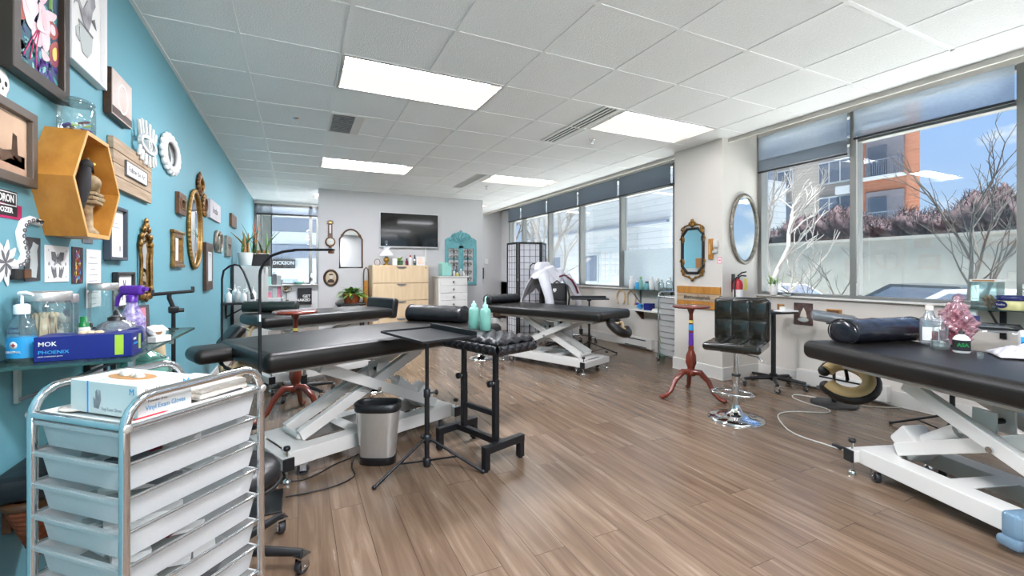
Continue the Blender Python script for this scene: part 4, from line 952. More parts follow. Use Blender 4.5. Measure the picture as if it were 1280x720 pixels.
# jars with steel lids
def jar(label, loc, r, h, lid=M_steel, lidh=.022, fill=None, name='storage_jar'):
    t = thing(name, label, 'jar', loc, 0, None)
    part('glass', MB().lathe([(r*.9, 0), (r, .008), (r, h*.9), (r*.93, h*.95), (r*.93, h)], M_glass, n=26), t)
    if lid: part('lid', MB().lathe([(r*.99, h-.006), (r*1.02, h-.003), (r*1.02, h+lidh), (r*.98, h+lidh+.003), (.001, h+lidh+.004)], lid, n=26), t)
    return t
j = jar('large clear jar of wooden sticks with steel lid on the glass shelf', (-.752, 2.0, ZS), .062, .185)
m = MB(); rn = random.Random(2)
for k in range(16):
    a = rn.uniform(0, 2*pi); q = rn.uniform(.0, .03); x, y = cos(a)*q, sin(a)*q; ty = rn.uniform(-.02, .02)
    m.at((x, y, .07), (rn.uniform(-.12, .12), rn.uniform(-.12, .12), rn.uniform(0, 3))).box((0, 0, 0), (.018, .002, .13), M_maple).at((x, y, .07)).ball((0, 0, .062), (.008, .003, .01), M_maple, 6, 4)
part('wooden_stick', m, j, kind='stuff')
j = jar('smaller clear jar of cotton with steel lid behind the blue glove box', (-.765, 2.135, ZS), .046, .17)
m = MB()
for k in range(9): m.ball((rn.uniform(-.018, .018), rn.uniform(-.018, .018), .02+.012*k), (.02, .02, .014), M_cream, 8, 5)
part('cotton', m, j, kind='stuff')
jar('steel lidded clear jar behind the purple spray bottle', (-.765, 2.52, ZS), .05, .20)
# blue glove carton
t = thing('glove_box', 'dark blue glove carton with white lettering on the glass shelf', 'box', (-.605, 1.893, ZS), 0)
part('carton', MB().box((0, 0, .038), (.235, .10, .076), M_blue), t, bevel=.0015)
part('label_strip', MB().box((.085, -.0504, .04), (.022, .0006, .064), M_lime), t, 'green strip'); part('label_strip', MB().box((.1180, .025, .04), (.0006, .02, .05), M_lime), t, 'green strip'); part('opening', MB().prism([(.07*cos(a), .025*sin(a)) for a in [2*pi*k/24 for k in range(24)]], .0758, .0766, M_navy), t)
text('MOK', .019, M_paper, t, (-.108, -.0505, .053), (R(90), 0, 0), .0003, 'LEFT', bold=.0002); text('PHOENIX', .0145, M_cyan, t, (-.108, -.0505, .028), (R(90), 0, 0), .0003, 'LEFT', sx=1.15, bold=.0001)
text('nitrile examination gloves', .0055, M_paper, t, (-.108, -.0505, .016), (R(90), 0, 0), .0003, 'LEFT')
text('MOK', .012, M_paper, t, (.1178, -.022, .054), (R(90), 0, R(90)), .0003); text('PHOENIX', .010, M_cyan, t, (.1178, -.012, .038), (R(90), 0, R(90)), .0003, sx=.9)
m = MB(); 
for k in range(3): m.ball((-.02+.02*k, 0, .077), (.014, .01, .008), M_maple, 8, 5)
part('glove', m, t)
# wooden tray of small bottles
solo('wooden_tray', 'small dark wooden tray on the glass shelf against the wall', 'tray', MB().box((0, 0, .006), (.12, .30, .012), M_walnut).rring(.12, .30, .008, .012, .02, M_walnut), (-.755, 2.345, ZS), 0, bevel=.002)
t = thing('small_bottle', 'small white bottle with green cap on the wooden tray', 'bottle', (-.74, 2.245, ZS+.013)); part('body', bottle(MB(), .02, .06, M_paper), t); part('cap', MB().lathe([(.017, .038), (.017, .062), (.010, .068), (.010, .09), (.001, .091)], M_gcap), t)
solo('marker_pen', 'blue capped marker standing on the wooden tray', 'pen', MB().cyl((0, 0, 0), (0, 0, .085), .006, M_paper, n=10).cyl((0, 0, .07), (0, 0, .12), .009, M_navy, n=10), (-.785, 2.235, ZS+.013))
for k, (x, y, h, mm, l) in enumerate(((-.77, 2.30, .06, M_black, 'small black ink bottle on the wooden tray next to the green cap'), (-.73, 2.32, .045, M_yellow, 'small yellow ink bottle in the middle of the wooden tray'), (-.775, 2.36, .05, M_navy, 'small navy ink bottle on the wooden tray against the wall'),
      (-.735, 2.385, .05, M_black, 'small black ink bottle at the front of the wooden tray'), (-.775, 2.42, .055, M_dgreen, 'small green ink bottle at the far end of the wooden tray'), (-.735, 2.45, .045, M_purple, 'small violet ink bottle at the far end of the wooden tray'))):
    solo('ink_bottle', l, 'bottle', bottle(MB(), .013, h*.6, mm, M_black, .006, h*.3, n=12), (x, y, ZS+.013), 0, 'ink bottles on the wooden tray')
t = thing('tub', 'navy blue plastic tub with grey dome lid behind the blue glove box', 'tub', (-.60, 2.10, ZS), R(10)); part('body', MB().rbox((0, 0, .035), (.16, .12, .07), .025, M_navy, 5), t); part('lid', MB().lathe([(.06, .062), (.052, .085), (.02, .10), (.018, .115), (.001, .117)], M_wrap, n=20), t); part('spout', MB().lathe([(.026, .09), (.026, .108), (.012, .116), (.008, .13), (.001, .135)], M_black, n=14), t)
t = thing('spray_bottle', 'purple trigger spray bottle with speckled body on the glass shelf', 'spray bottle', (-.60, 2.27, ZS), R(-25))
part('body', bottle(MB(), .042, .16, mat('purple_speckle', '#4a2c86', .3, c2='#cfc6e2', scale=70), None, .015, sh=.55), t); part('collar', MB().lathe([(.019, .152), (.019, .178), (.012, .182)], M_purple), t)
part('trigger_head', MB().rbox((.0, 0, .20), (.09, .03, .04), .012, M_purple, 4).tube([(-.03, 0, .20), (-.055, 0, .17), (-.062, 0, .135)], [.010, .008, .006], M_purple, 8).cyl((.04, 0, .205), (.06, 0, .205), .009, M_purple, n=10), t)
t = thing('picture_frame', 'small black frame with pink picture standing at the far end of the shelf', 'picture frame', (-.685, 2.66, ZS), (R(-10), 0, R(25))); part('frame', MB().at((0, 0, .058), (R(90), 0, 0)).rring(.095, .116, .012, -.006, .006, M_dframe), t); part('print', MB().box((0, 0, .058), (.075, .004, .096), M_pink).box((0, -.0025, .06), (.04, .001, .05), M_dkred), t)
solo('small_box', 'white flip carton lying open on the shelf beside the blue glove box', 'box', MB().box((0, 0, .012), (.07, .035, .022), M_card).at((.0, .0, .045), (R(35), 0, 0)).box((0, .01, .0), (.07, .034, .006), M_paper), (-.49, 2.175, ZS), R(60), bevel=.001)
t = thing('tape_roll', 'white roll of tape standing on the shelf beyond the blue carton', 'tape', (-.53, 2.30, ZS), R(40)); part('roll', MB().at((0, 0, .027), (R(90), 0, 0)).lathe([(.012, -.02), (.027, -.02), (.027, .02), (.012, .02), (.012, -.02)], M_paper, n=22), t); part('core', MB().at((0, 0, .027), (R(90), 0, 0)).lathe([(.0125, -.021), (.0125, .021)], M_kraft, n=16), t)
for k, (y, w_, l) in enumerate(((2.62, .20, 'black framed print hanging just under the glass shelf'), (2.90, .16, 'black framed grey print under the far end of the glass shelf'))):
    t = thing('framed_print', l, 'picture frame', (XW+.001, y, .76), (R(90), 0, R(90)), None); part('frame', MB().rring(w_, .17, .014, 0, .02, M_dframe), t); part('print', MB().box((0, 0, .006), (w_-.02, .15, .004), M_print), t)
# under the shelf
m = MB()
def bag(u, v):
    a = 2*pi*u; r = .10*(1-.25*v)*(1+.10*sin(a*3+v*9)+.06*sin(a*7+v*15)); return (r*cos(a)*1.1, r*sin(a)*.8, .02+.36*v)
m.grid(bag, 36, 14, M_mintc, -.002); m.grid(lambda u, v: (.07*(1-v)*cos(2*pi*u)*(1+.2*sin(6*pi*u)), .055*(1-v)*sin(2*pi*u), .38+.05*v), 30, 3, M_mintc, -.002); m.grid(lambda u, v: (.11*v*cos(2*pi*u), .08*v*sin(2*pi*u), .02), 30, 3, M_mintc, .002)
solo('plastic_bag', 'mint green plastic bag hanging below the glass shelf behind the cart', 'bag', m, (-.60, 2.42, .46))
t = thing('wicker_basket', 'brown wicker wall basket with black cushion on top, below the glass shelf', 'basket', (XW+.095, 1.98, .06), 0)
m = MB()
for k in range(10):
    s_ = .45+.55*k/9; m.tube([(.07*s_*cos(a), .17*s_*sin(a), .28+.018*k) for a in [2*pi*q/28 for q in range(28)]], .012, M_wicker, 6, True)
part('weave', m, t, 'brown wicker body'); part('rim', MB().tube([(.078*cos(a), .18*sin(a), .462) for a in [2*pi*q/28 for q in range(28)]], .014, M_walnut, 8, True), t); part('bottom', MB().at((0, 0, .27)).prism([(.03*cos(a), .075*sin(a)) for a in [2*pi*q/24 for q in range(24)]], 0, .012, M_wicker), t)
part('cushion', MB().rbox((0, 0, .513), (.17, .38, .08), .035, M_leather2, 5), t, 'black cushion'); part('wall_hook', MB().box((-.083, 0, .42), (.02, .1, .16), M_walnut), t)

# ================================================================ THINGS ON THE LEFT WALL (local x along the wall, y up, z out of the wall)
KW = .83/.81
RL, RP, RC = (R(90), 0, R(90)), (R(90), 0, 0), (R(90), 0, R(-90))
def LW(y0, y1, z0, z1):
    a, b = y0*KW, y1*KW; c, d = 1.22+(z0-1.22)*KW, 1.22+(z1-1.22)*KW
    return ((XW+.001, (a+b)/2, (c+d)/2), abs(b-a), abs(d-c))
def onleft(name, label, cat, y0, y1, z0, z1, group=None):
    c, w, h = LW(y0, y1, z0, z1); return thing(name, label, cat, c, RL, group), w, h
def pframe(t, w, h, fw, fm, d=.02, mat_=M_paper, mount=0, mm=M_paper, inner=None):
    part('frame', MB().rring(w, h, fw, 0, d, fm), t, bevel=min(.003, fw*.2))
    m = MB().box((0, 0, d*.35), (w-fw*1.5, h-fw*1.5, .004), mm)
    p = part('print', m, t)
    if mount: part('picture', MB().box((0, 0, d*.35+.003), (w-2*fw-2*mount, h-2*fw-2*mount, .002), mat_), p)
    return p
Z1 = .0135
def petals(m, c, n, r, rw, mm, z, a0=0, spread=2*pi):
    for k in range(n):
        a = a0+spread*k/max(1, n); ca, sa = cos(a), sin(a)
        pts = [(0, 0), (r*.35, -rw*.7), (r*.7, -rw), (r, -rw*.15), (r*.97, rw*.3), (r*.6, rw), (r*.25, rw*.6)]
        m.prism([(c[0]+x*ca-y*sa, c[1]+x*sa+y*ca) for x, y in pts], z, z+.0012, mm)
# flower painting
M_artbg = mat('deep_teal_art', '#2c5f6e', .6, c2='#2a3560', scale=4); M_artw = mat('blush_petal', '#f0e2e2', .6, c2='#dcaeb8', scale=9); M_artl = mat('pale_petal', '#f3e9e8', .6, c2='#e2bcc6', scale=7); M_artg = mat('sea_green_art', '#3f8f8b', .6); M_mint2 = mat('mint_art', '#7fc2b4', .6); M_arto = mat('orange_petal', '#c4643a', .6, c2='#8a3050', scale=10)
t, w, h = onleft('framed_painting', 'large dark framed flower painting at the top left of the teal wall', 'painting', 1.855, 2.222, 1.835, 2.62)
p = pframe(t, w, h, .042, mat('dark_bronze_frame', '#33291f', .4, .2), .04)
m = MB().box((0, 0, .019), (w-.08, h-.08, .003), M_artbg); rn = random.Random(12); iw = w/2-.042; ib = -h/2+.042
def A(x, y):
    uf = (x-25)/285; return (-iw+2*iw*uf, ib+(390+200*uf-y)/(1340+350*uf))
for k in range(150): m.at((rn.uniform(-iw*.9, iw*.9), ib+.01+.26*rn.random(), .0206), (0, 0, rn.uniform(0, 3))).prism([(.02*rn.uniform(.5, 1.3)*cos(a), .007*sin(a)) for a in [2*pi*q/8 for q in range(8)]], 0, .0006, rn.choice([M_teala, M_mint2, M_navy, M_artg, M_artg, M_artbg]))
for k in range(26): m.at((rn.uniform(-iw*.1, iw*.9), ib+.01+.06*rn.random(), .0207), (0, 0, rn.uniform(0, 3))).prism([(.015*cos(a), .006*sin(a)) for a in [2*pi*q/8 for q in range(8)]], 0, .0006, M_purple)
m.at()
def petal(P, z, mm, n=5):
    P = [A(*q) for q in P]; Q = []
    for i in range(len(P)):
        p0, p1, p2, p3 = [Vector(P[(i+d) % len(P)]) for d in (-1, 0, 1, 2)]
        for k in range(n): u = k/n; Q.append(tuple(.5*((2*p1)+(-p0+p2)*u+(2*p0-5*p1+4*p2-p3)*u*u+(-p0+3*p1-3*p2+p3)*u**3)))
    m.prism(Q, z, z+.0012, mm)
petal([(30, 100), (65, 125), (88, 215), (36, 205)], .0212, M_arto); petal([(27, -60), (42, -20), (45, 70), (27, 60)], .0212, M_dkred)
petal([(240, 178), (290, 190), (308, 240), (270, 282), (235, 240)], .0212, M_arto); petal([(252, 195), (278, 205), (280, 250), (255, 245)], .0226, M_artw)
petal([(255, 312), (303, 292), (306, 430), (262, 432), (240, 372)], .0212, M_arto); petal([(262, 345), (288, 325), (290, 395), (270, 400)], .0226, M_yellow)
petal([(190, 345), (242, 392), (235, 412), (200, 402)], .0212, M_artw); petal([(135, 215), (192, 250), (190, 330), (160, 335), (130, 290)], .0219, M_artw)
petal([(190, 245), (237, 250), (240, 330), (215, 362), (190, 320)], .0226, M_artl)
petal([(45, -120), (135, -130), (168, -30), (168, 60), (150, 125), (100, 150), (60, 100), (48, 20)], .0226, M_artl); petal([(95, -60), (140, -50), (150, 40), (120, 60)], .0240, M_artw)
petal([(75, 110), (130, 100), (172, 140), (140, 200), (126, 262), (90, 222), (70, 150)], .0233, M_artw); petal([(85, 130), (125, 120), (150, 150), (120, 190)], .0247, M_artl)
petal([(165, 108), (202, 120), (238, 200), (236, 252), (200, 262), (150, 240), (165, 170)], .0254, M_artl); petal([(178, 140), (200, 160), (215, 235), (190, 235)], .0268, M_artw)
petal([(162, 60), (185, -10), (215, 18), (225, 60), (190, 108)], .0233, M_artl); petal([(210, 130), (285, 124), (270, 166), (230, 176)], .0240, M_artl)
m.tube([(*A(246, 110), .0225), (*A(248, 40), .0225), (*A(240, -120), .0225)], .006, M_green, 5)
for q in ((75, 385), (115, 405), (152, 450), (95, 360)): m.tube([(*A(140+q[0]*.2, 255), .0245), (*A((140+q[0])*.5+5, (255+q[1])*.5), .0235), (*A(*q), .0225)], .0018, M_magenta, 4)
part('painted_flower', m, p)
# drawing of a small dinosaur in a cup
t, w, h = onleft('framed_drawing', 'white framed grey drawing of a dinosaur sitting in a cup, above the wooden hexagon shelf', 'drawing', 2.254, 2.60, 2.03, 2.50)
p = pframe(t, w, h, .014, M_whframe, .035)
m = MB(); z = .0165
m.prism([(-.02, -.03), (.03, -.04), (.05, .0), (.07, .06), (.10, .10), (.09, .135), (.05, .15), (.02, .13), (.03, .10), (.0, .06), (-.03, .02), (-.07, .06), (-.10, .05), (-.115, .0), (-.10, .02), (-.07, .03), (-.04, -.01)], z, z+.001, M_print)
m.prism([(.06, .02), (.11, -.0), (.09, .04)], z, z+.0012, M_greyink); m.prism([(-.06, -.04), (.07, -.05), (.06, -.12), (.02, -.16), (-.03, -.155), (-.06, -.10)], z, z+.001, M_cardg); m.prism([(-.07, -.035), (.075, -.045), (.07, -.055), (-.065, -.045)], z, z+.0014, M_greyink)
m.tube([(-.06, -.06, z), (-.09, -.08, z), (-.085, -.11, z), (-.055, -.12, z)], .004, M_cardg, 5); part('pencil_drawing', m, p)
t, w, h = onleft('canvas_block', 'small wooden canvas block with a pale circle print, right of the dinosaur drawing', 'canvas', 2.66, 2.93, 1.95, 2.165)
part('block', MB().box((0, 0, .016), (w, h, .032), M_brown), t, bevel=.002); p = part('print', MB().box((0, 0, .0328), (w-.004, h-.004, .003), mat('dusky_print', '#d9cec7', .7, c2='#bfa79c', scale=4)).box((0, -.085, .0345), (w-.004, .035, .0012), M_brown), t)
part('motif', MB().ring([(.07*cos(a)-.0, .075*sin(a)) for a in [2*pi*k/28 for k in range(28)]], [(.06*cos(a), .065*sin(a)) for a in [2*pi*k/28 for k in range(28)]], .034, .0365, M_paper), p)
# hexagon shelf
hx = [(2.073, 1.552), (2.193, 1.348), (2.405, 1.348), (2.53, 1.55), (2.395, 1.745), (2.191, 1.745)]
cy, cz = 2.30, 1.55
t = thing('hexagon_shelf', 'honey pine hexagon box shelf on the teal wall holding the raven figurine', 'shelf', (XW, cy, cz), RL)
o = [(y-cy, z-cz) for y, z in hx]; ii = [(x*.935, y*.925) for x, y in o]
part('box', MB().ring(o, ii, 0, .118, M_pine), t); part('edge', MB().ring(o, ii, .118, .1195, M_pine_e), t, 'paler pine front edge'); part('back_board', MB().prism(ii, .0005, .006, M_pine), t)
# raven and skull figurine on the shelf floor
fz = 1.348+.0165; fy = 2.372
t = thing('raven_figurine', 'black raven perched on stacked skulls figurine inside the hexagon shelf', 'figurine', (-.768, fy, fz), R(90)); t.scale = (1.0, 1.05, 1.08)
M_bone = mat('old_bone', '#b7a27c', .6, c2='#6f5636', scale=30)
part('stand', MB().lathe([(.001, 0), (.035, 0), (.032, .012), (.016, .03), (.014, .10), (.022, .115), (.001, .115)], M_bone, n=14), t)
m = MB()
for k, (w_, a) in enumerate(((.105, .1), (.10, -.08), (.105, .05))): m.at((.02, 0, .123+.016*k), (0, 0, a)).rbox((0, 0, 0), (w_, .06, .014), .004, M_bone, 3)
part('book_stack', m, t)
m = MB(); m.ball((.035, 0, .20), (.036, .03, .032), M_bone, 14, 9); m.rbox((.055, 0, .178), (.03, .035, .022), .006, M_bone, 3); m.ball((.06, -.018, .20), (.007, .006, .009), M_ink, 8, 5); m.ball((.06, .014, .20), (.007, .006, .009), M_ink, 8, 5); part('skull', m, t)
m = MB(); m.tube([(-.064, 0, .085), (-.056, 0, .13), (-.047, 0, .175), (-.036, 0, .215), (-.022, 0, .248)], [.006, .016, .023, .021, .017], M_ink, 12); m.ball((-.013, 0, .26), (.027, .021, .022), M_ink, 12, 8); m.tube([(.0, 0, .26), (.03, 0, .254), (.058, 0, .240)], [.012, .009, .002], M_ink, 8)
part('raven', m, t, 'black raven'); part('eye', MB().ball((-.006, -.0195, .266), .0055, M_yellow, 8, 6), t); part('candle', MB().tube([(.03, .01, .235), (.028, .01, .27), (.034, .01, .295)], [.007, .007, .004], M_bone, 8), t)
# jar on top of the hexagon
j = jar('round clear jar with glass lid of small packets standing on the hexagon shelf', (-.768, 2.27, 1.746), .055, .11, None)
part('lid', MB().lathe([(.045, .11), (.054, .114), (.054, .122), (.03, .135), (.001, .14)], M_glass, n=24), j)
m = MB(); rn = random.Random(9)
for k in range(14): m.at((rn.uniform(-.03, .03), rn.uniform(-.03, .03), .008+.0026*k), (rn.uniform(-.5, .5), rn.uniform(-.5, .5), rn.uniform(0, 3))).box((0, 0, 0), (.03, .02, .006), rn.choice([M_purple, M_lime, M_cyan, M_paper, M_dkred]))
part('packet', m, j, kind='stuff')
t, w, h = onleft('framed_photo', 'dark wooden framed landscape photo cut by the left edge of the picture', 'photo frame', 1.60, 2.02, 1.49, 1.735)
p = pframe(t, w, h, .03, mat('grey_brown_frame', '#5a4f45', .5, .1), .03, mat('sand_photo', '#d8b99a', .7, c2='#a57f6a', scale=3), 0.004)
part('rock', MB().prism([(-.15, -.06), (.17, -.07), (.17, -.03), (.13, -.03), (.125, .03), (.10, .035), (.095, -.02), (.05, -.03), (-.1, -.02)], .0135, .0145, M_brown), p)
# stickers and prints
def sticker(name, label, cat, y0, y1, z0, z1): return onleft(name, label, cat, y0, y1, z0, z1)
t, w, h = onleft('skull_sticker', 'white and black skull sticker above the landscape photo at the left edge', 'sticker', 1.84, 1.925, 1.735, 1.83)
m = MB().ball((0, .01, .001), (w*.48, h*.42, .003), M_paper, 16, 6).prism([(-.02, -.045), (.02, -.045), (.022, -.01), (-.022, -.01)], .0, .003, M_paper); part('cutout', m, t); part('mark', MB().ball((-.016, .008, .003), (.010, .011, .0015), M_ink, 10, 4).ball((.016, .008, .003), (.010, .011, .0015), M_ink, 10, 4).prism([(-.004, -.014), (.004, -.014), (0, -.004)], .003, .0045, M_ink), t)
t, w, h = onleft('bumper_sticker', 'black rectangular sticker with white capital lettering under the landscape photo', 'sticker', 1.78, 1.963, 1.418, 1.468)
part('backing', MB().box((0, 0, .0008), (w, h, .0016), M_ink), t); part('border', MB().rring(w-.008, h-.008, .003, .0016, .002, M_paper), t); text('SQUADRON', .034, M_paper, t, (-.004, 0, .002), (0, 0, 0), .0003, sx=.84, bold=.0008)
t, w, h = onleft('bumper_sticker', 'magenta bordered black sticker with white lettering below the black one', 'sticker', 1.80, 1.99, 1.382, 1.428)
part('backing', MB().box((0, 0, .0008), (w, h, .0016), M_magenta).box((-.01, 0, .0018), (w-.035, h-.016, .0006), M_ink), t); text('DOZER', .022, M_paper, t, (-.0, .002, .0022), (0, 0, 0), .0003, sx=1.2, bold=.0008)
t, w, h = onleft('cutout_sticker', 'white cut-out sticker of a chained flail curling towards the hexagon shelf', 'sticker', 1.86, 2.10, 1.20, 1.405)
m = MB(); P = [(.115, .085), (.06, .09), (.01, .075), (-.01, .04), (.0, .0), (.02, -.03), (.0, -.06), (-.04, -.07)]
m.tube([(x, y, .0015) for x, y in P], .014, M_paper, 8); petals(m, (-.085, -.06), 9, .075, .014, M_paper, .002); part('cutout', m, t)
m = MB()
for i in range(len(P)-1):
    for q in (.25, .75): x, y = P[i][0]*(1-q)+P[i+1][0]*q, P[i][1]*(1-q)+P[i+1][1]*q; m.at((x, y, .012)).ring([(.010*cos(a), .007*sin(a)) for a in [2*pi*k/12 for k in range(12)]], [(.006*cos(a), .0035*sin(a)) for a in [2*pi*k/12 for k in range(12)]], .002, .0045, M_greyink)
m.at((.09, .088, .013)).box((0, 0, .003), (.05, .006, .001), M_ink).at(); petals(m, (-.085, -.06), 7, .045, .006, M_greyink, .0036, .3); part('ink_lines', m, t)
def print_(label, y0, y1, z0, z1, mm, name='art_print', cat='print'):
    t, w, h = onleft(name, label, cat, y0, y1, z0, z1); part('sheet', MB().box((0, 0, .0012), (w, h, .0024), mm), t); return t, w, h
t, w, h = print_('grey print of a horse head left of the moth print', 2.006, 2.104, 1.185, 1.332, mat('dark_photo_grey', '#4d4d50', .7, c2='#2b2b2d', scale=9))
part('motif', MB().prism([(-.03, -.06), (.02, -.065), (.03, -.02), (.025, .03), (.035, .05), (.015, .055), (.0, .06), (-.005, .045), (-.03, .02), (-.015, .0), (-.02, -.03)], .0024, .0034, M_cardg), t)
t, w, h = print_('white print of a grey moth above two hands, below the hexagon shelf', 2.136, 2.316, 1.178, 1.312, M_paper)
m = MB()
for s in (-1, 1):
    m.prism([(s*x, y) for x, y in ((.003, .02), (.02, .045), (.05, .045), (.045, .015), (.02, .005))], .0024, .0032, M_greyink); m.prism([(s*x, y) for x, y in ((.003, .015), (.025, .004), (.03, -.008), (.01, -.0))], .0024, .0032, M_print)
    m.prism([(s*x, y) for x, y in ((.008, -.05), (.03, -.055), (.045, -.03), (.05, -.01), (.042, -.012), (.036, -.026), (.03, -.012), (.022, -.026), (.014, -.012))], .0024, .0032, M_greyink)
    m.ball((s*.065, .0, .0026), (.007, .007, .0008), M_print, 8, 4); m.ball((s*.07, .05, .0026), (.004, .004, .0008), M_print, 8, 4); m.ball((s*.07, -.05, .0026), (.004, .004, .0008), M_print, 8, 4)
m.ball((0, .02, .003), (.004, .022, .001), M_ink, 8, 5); part('motif', m, t)
t, w, h = print_('narrow colourful stained glass style print right of the moth print', 2.346, 2.444, 1.168, 1.315, mat('dark_art', '#33202a', .6))
m = MB(); rn = random.Random(4)
for k in range(46): x = rn.uniform(-.032, .032); y = rn.uniform(-.065, .06); m.at((x*(.5+.5*(.07-y)/.13), y, .0026), (0, 0, rn.uniform(-.5, .5))).box((0, 0, 0), (rn.uniform(.005, .012), rn.uniform(.008, .022), .0012), rn.choice([M_orange, M_red, M_yellow, M_purple, M_cyan, M_paper, M_arto]))
part('motif', m, t)
t, w, h = print_('white paper list taped to the wall below the hexagon shelf', 2.478, 2.63, 1.06, 1.312, M_paper, 'paper_list', 'paper')
m = MB()
for k in range(9): m.box((-.01, h*.36-.026*k, .0026), (w*(.5+.2*sin(k*2.3)), .003, .0006), M_print)
part('handwriting', m, t)
t, w, h = print_('small dark grey card on the wall just under the hexagon shelf', 2.44, 2.543, 1.336, 1.36, M_greyink, 'card', 'card')
t, w, h = onleft('wall_switch', 'black wall plate with brown square below the flail sticker', 'wall plate', 1.924, 2.014, 1.192, 1.226); part('plate', MB().box((0, 0, .008), (w, h, .016), M_black), t, bevel=.002); part('insert', MB().box((.018, 0, .017), (.04, h*.8, .004), M_walnut), t, 'brown insert')
t, w, h = onleft('framed_document', 'dark blue grey frame around a white document behind the hexagon shelf', 'frame', 2.66, 2.893, 1.27, 1.53)
p = pframe(t, w, h, .016, mat('slate_frame', '#3a4350', .4), .03); part('seal', MB().prism([(.05, -.06), (.07, -.06), (.07, -.09), (.06, -.08), (.05, -.09)], .0125, .0135, M_print).box((0, .03, .0128), (.10, .004, .001), M_print).box((0, .05, .0128), (.08, .004, .001), M_print), p)
t, w, h = onleft('framed_print', 'black framed print with scissors drawing below the white document', 'frame', 2.77, 3.024, 1.03, 1.213)
p = pframe(t, w, h, .016, M_dframe, .025); part('drawing', MB().tube([(-.03, -.05, .011), (.01, .02, .011), (.02, .05, .011)], .003, M_greyink, 5).tube([(.03, -.05, .011), (.0, .02, .011), (-.01, .05, .011)], .003, M_greyink, 5).ring([(.04+.015*cos(a), -.06+.015*sin(a)) for a in [2*pi*k/14 for k in range(14)]], [(.04+.01*cos(a), -.06+.01*sin(a)) for a in [2*pi*k/14 for k in range(14)]], .0105, .012, M_greyink), p)
# plank sign with white plate
t, w, h = onleft('plank_sign', 'weathered plank sign with a small white lettered plate, right of the hexagon shelf', 'sign', 2.71, 3.324, 1.617, 1.86)
m = MB()
for k in range(4): m.box((0, h*(-.375+.25*k), .012), (w, h*.25-.003, .024), M_barn)
part('plank', m, t, bevel=.002)
c2, w2, h2 = LW(2.86, 3.197, 1.704, 1.775); ox, oy = c2[1]-t.location.y, c2[2]-t.location.z
p = part('plate', MB().box((ox, oy, .028), (w2, h2, .008), M_paper).rring(w2+.006, h2+.006, .005, .024, .034, M_greyink, (ox, oy)), t, 'white plate'); text('Follow the Art', .042, M_greyink, p, (ox, oy, .0325), (0, 0, 0), .0004, sx=1.1)
# carved eye
t, w, h = onleft('carved_eye', 'white carved wooden eye with lashes hanging over the plank sign', 'wall ornament', 3.03, 3.36, 1.80, 2.07); 
m = MB(); EY = [(.15*cos(a), .052*sin(a)*(1 if sin(a) > 0 else .9)) for a in [2*pi*k/32 for k in range(32)]]
m.ring([(x*1.0, y*1.0) for x, y in EY], [(x*.82, y*.66) for x, y in EY], .026, .046, M_plaster); m.lathe([(.001, .042), (.012, .042), (.014, .046)], M_plaster, n=16); m.ring([(.035*cos(a), .035*sin(a)) for a in [2*pi*k/20 for k in range(20)]], [(.022*cos(a), .022*sin(a)) for a in [2*pi*k/20 for k in range(20)]], .026, .05, M_plaster)
part('eye', m, t)
for s in (1, -1):
    for k in range(6):
        a = R(155-26*k); x0, y0 = .14*cos(a), .05*sin(a)*s; L_ = .085 if s > 0 else .07; dx, dy = cos(a)*.5, s*1.0
        part('lash', MB().at(((x0+dx*L_*.5), (y0+dy*L_*.55), .034), (0, 0, math.atan2(dy, dx))).rbox((0, 0, 0), (L_, .022, .018), .008, M_plaster, 3), t)
# white ornate oval
def oval(w, h, n=40, ph=0): return [(w/2*cos(2*pi*k/n+ph), h/2*sin(2*pi*k/n+ph)) for k in range(n)]
def scroll_ring(m, w, h, k, r, mm, z=.015):
    for i in range(k):
        a = 2*pi*i/k; m.ball((w/2*cos(a), h/2*sin(a), z), (r, r*.9, r*.55), mm, 10, 6)
t, w, h = onleft('oval_mirror', 'white ornate oval plaster mirror high on the teal wall', 'mirror', 3.55, 4.05, 1.895, 2.15)
part('mirror', MB().prism(oval(w*.6, h*.66), .004, .008, M_mirror), t); m = MB().tube([(x, y, .018) for x, y in oval(w*.66, h*.72)], .016, M_plaster, 8, True).tube([(x, y, .014) for x, y in oval(w*.8, h*.84)], .022, M_plaster, 8, True); scroll_ring(m, w*.9, h*.93, 18, .03, M_plaster); part('frame', m, t)
# gold pier mirror
t, w, h = onleft('gilt_mirror', 'tall narrow gilt mirror with carved crest beside the plank sign', 'mirror', 3.09, 3.41, 1.045, 1.525)
mw = w*.60; P = [(-mw/2, -h*.40), (mw/2, -h*.40), (mw/2*1.08, h*.16), (mw*.40, h*.27), (0, h*.32), (-mw*.40, h*.27), (-mw/2*1.08, h*.16)]
part('mirror', MB().prism(P, .004, .008, M_mirror), t); m = MB().tube([(x, y, .012) for x, y in P], .010, M_gold, 8, True)
for x, y, r in ((0, h*.46, .022), (0, h*.40, .03), (-.045, h*.36, .024), (.045, h*.36, .024), (-.085, h*.27, .024), (.085, h*.27, .024), (-.105, h*.18, .022), (.105, h*.18, .022), (-.10, -h*.36, .022), (.10, -h*.36, .022), (-.085, -h*.44, .026), (.085, -h*.44, .026), (-.03, -h*.45, .022), (.03, -h*.45, .022), (0, -h*.48, .02)): m.ball((x, y, .016), (r, r, r*.5), M_gold, 10, 6)
for s in (-1, 1): m.tube([(s*.095, h*.2, .016), (s*.11, h*.1, .016), (s*.092, 0, .016), (s*.10, -h*.2, .016), (s*.10, -h*.36, .016)], .009, M_gold, 6)
part('frame', m, t); solo('hanging_cord', 'thin white cord hanging below the gilt mirror', 'cord', MB().tube([(XW+.004, 3.36, 1.03), (XW+.004, 3.37, .98), (XW+.005, 3.35, .92)], .0022, M_paper, 5))
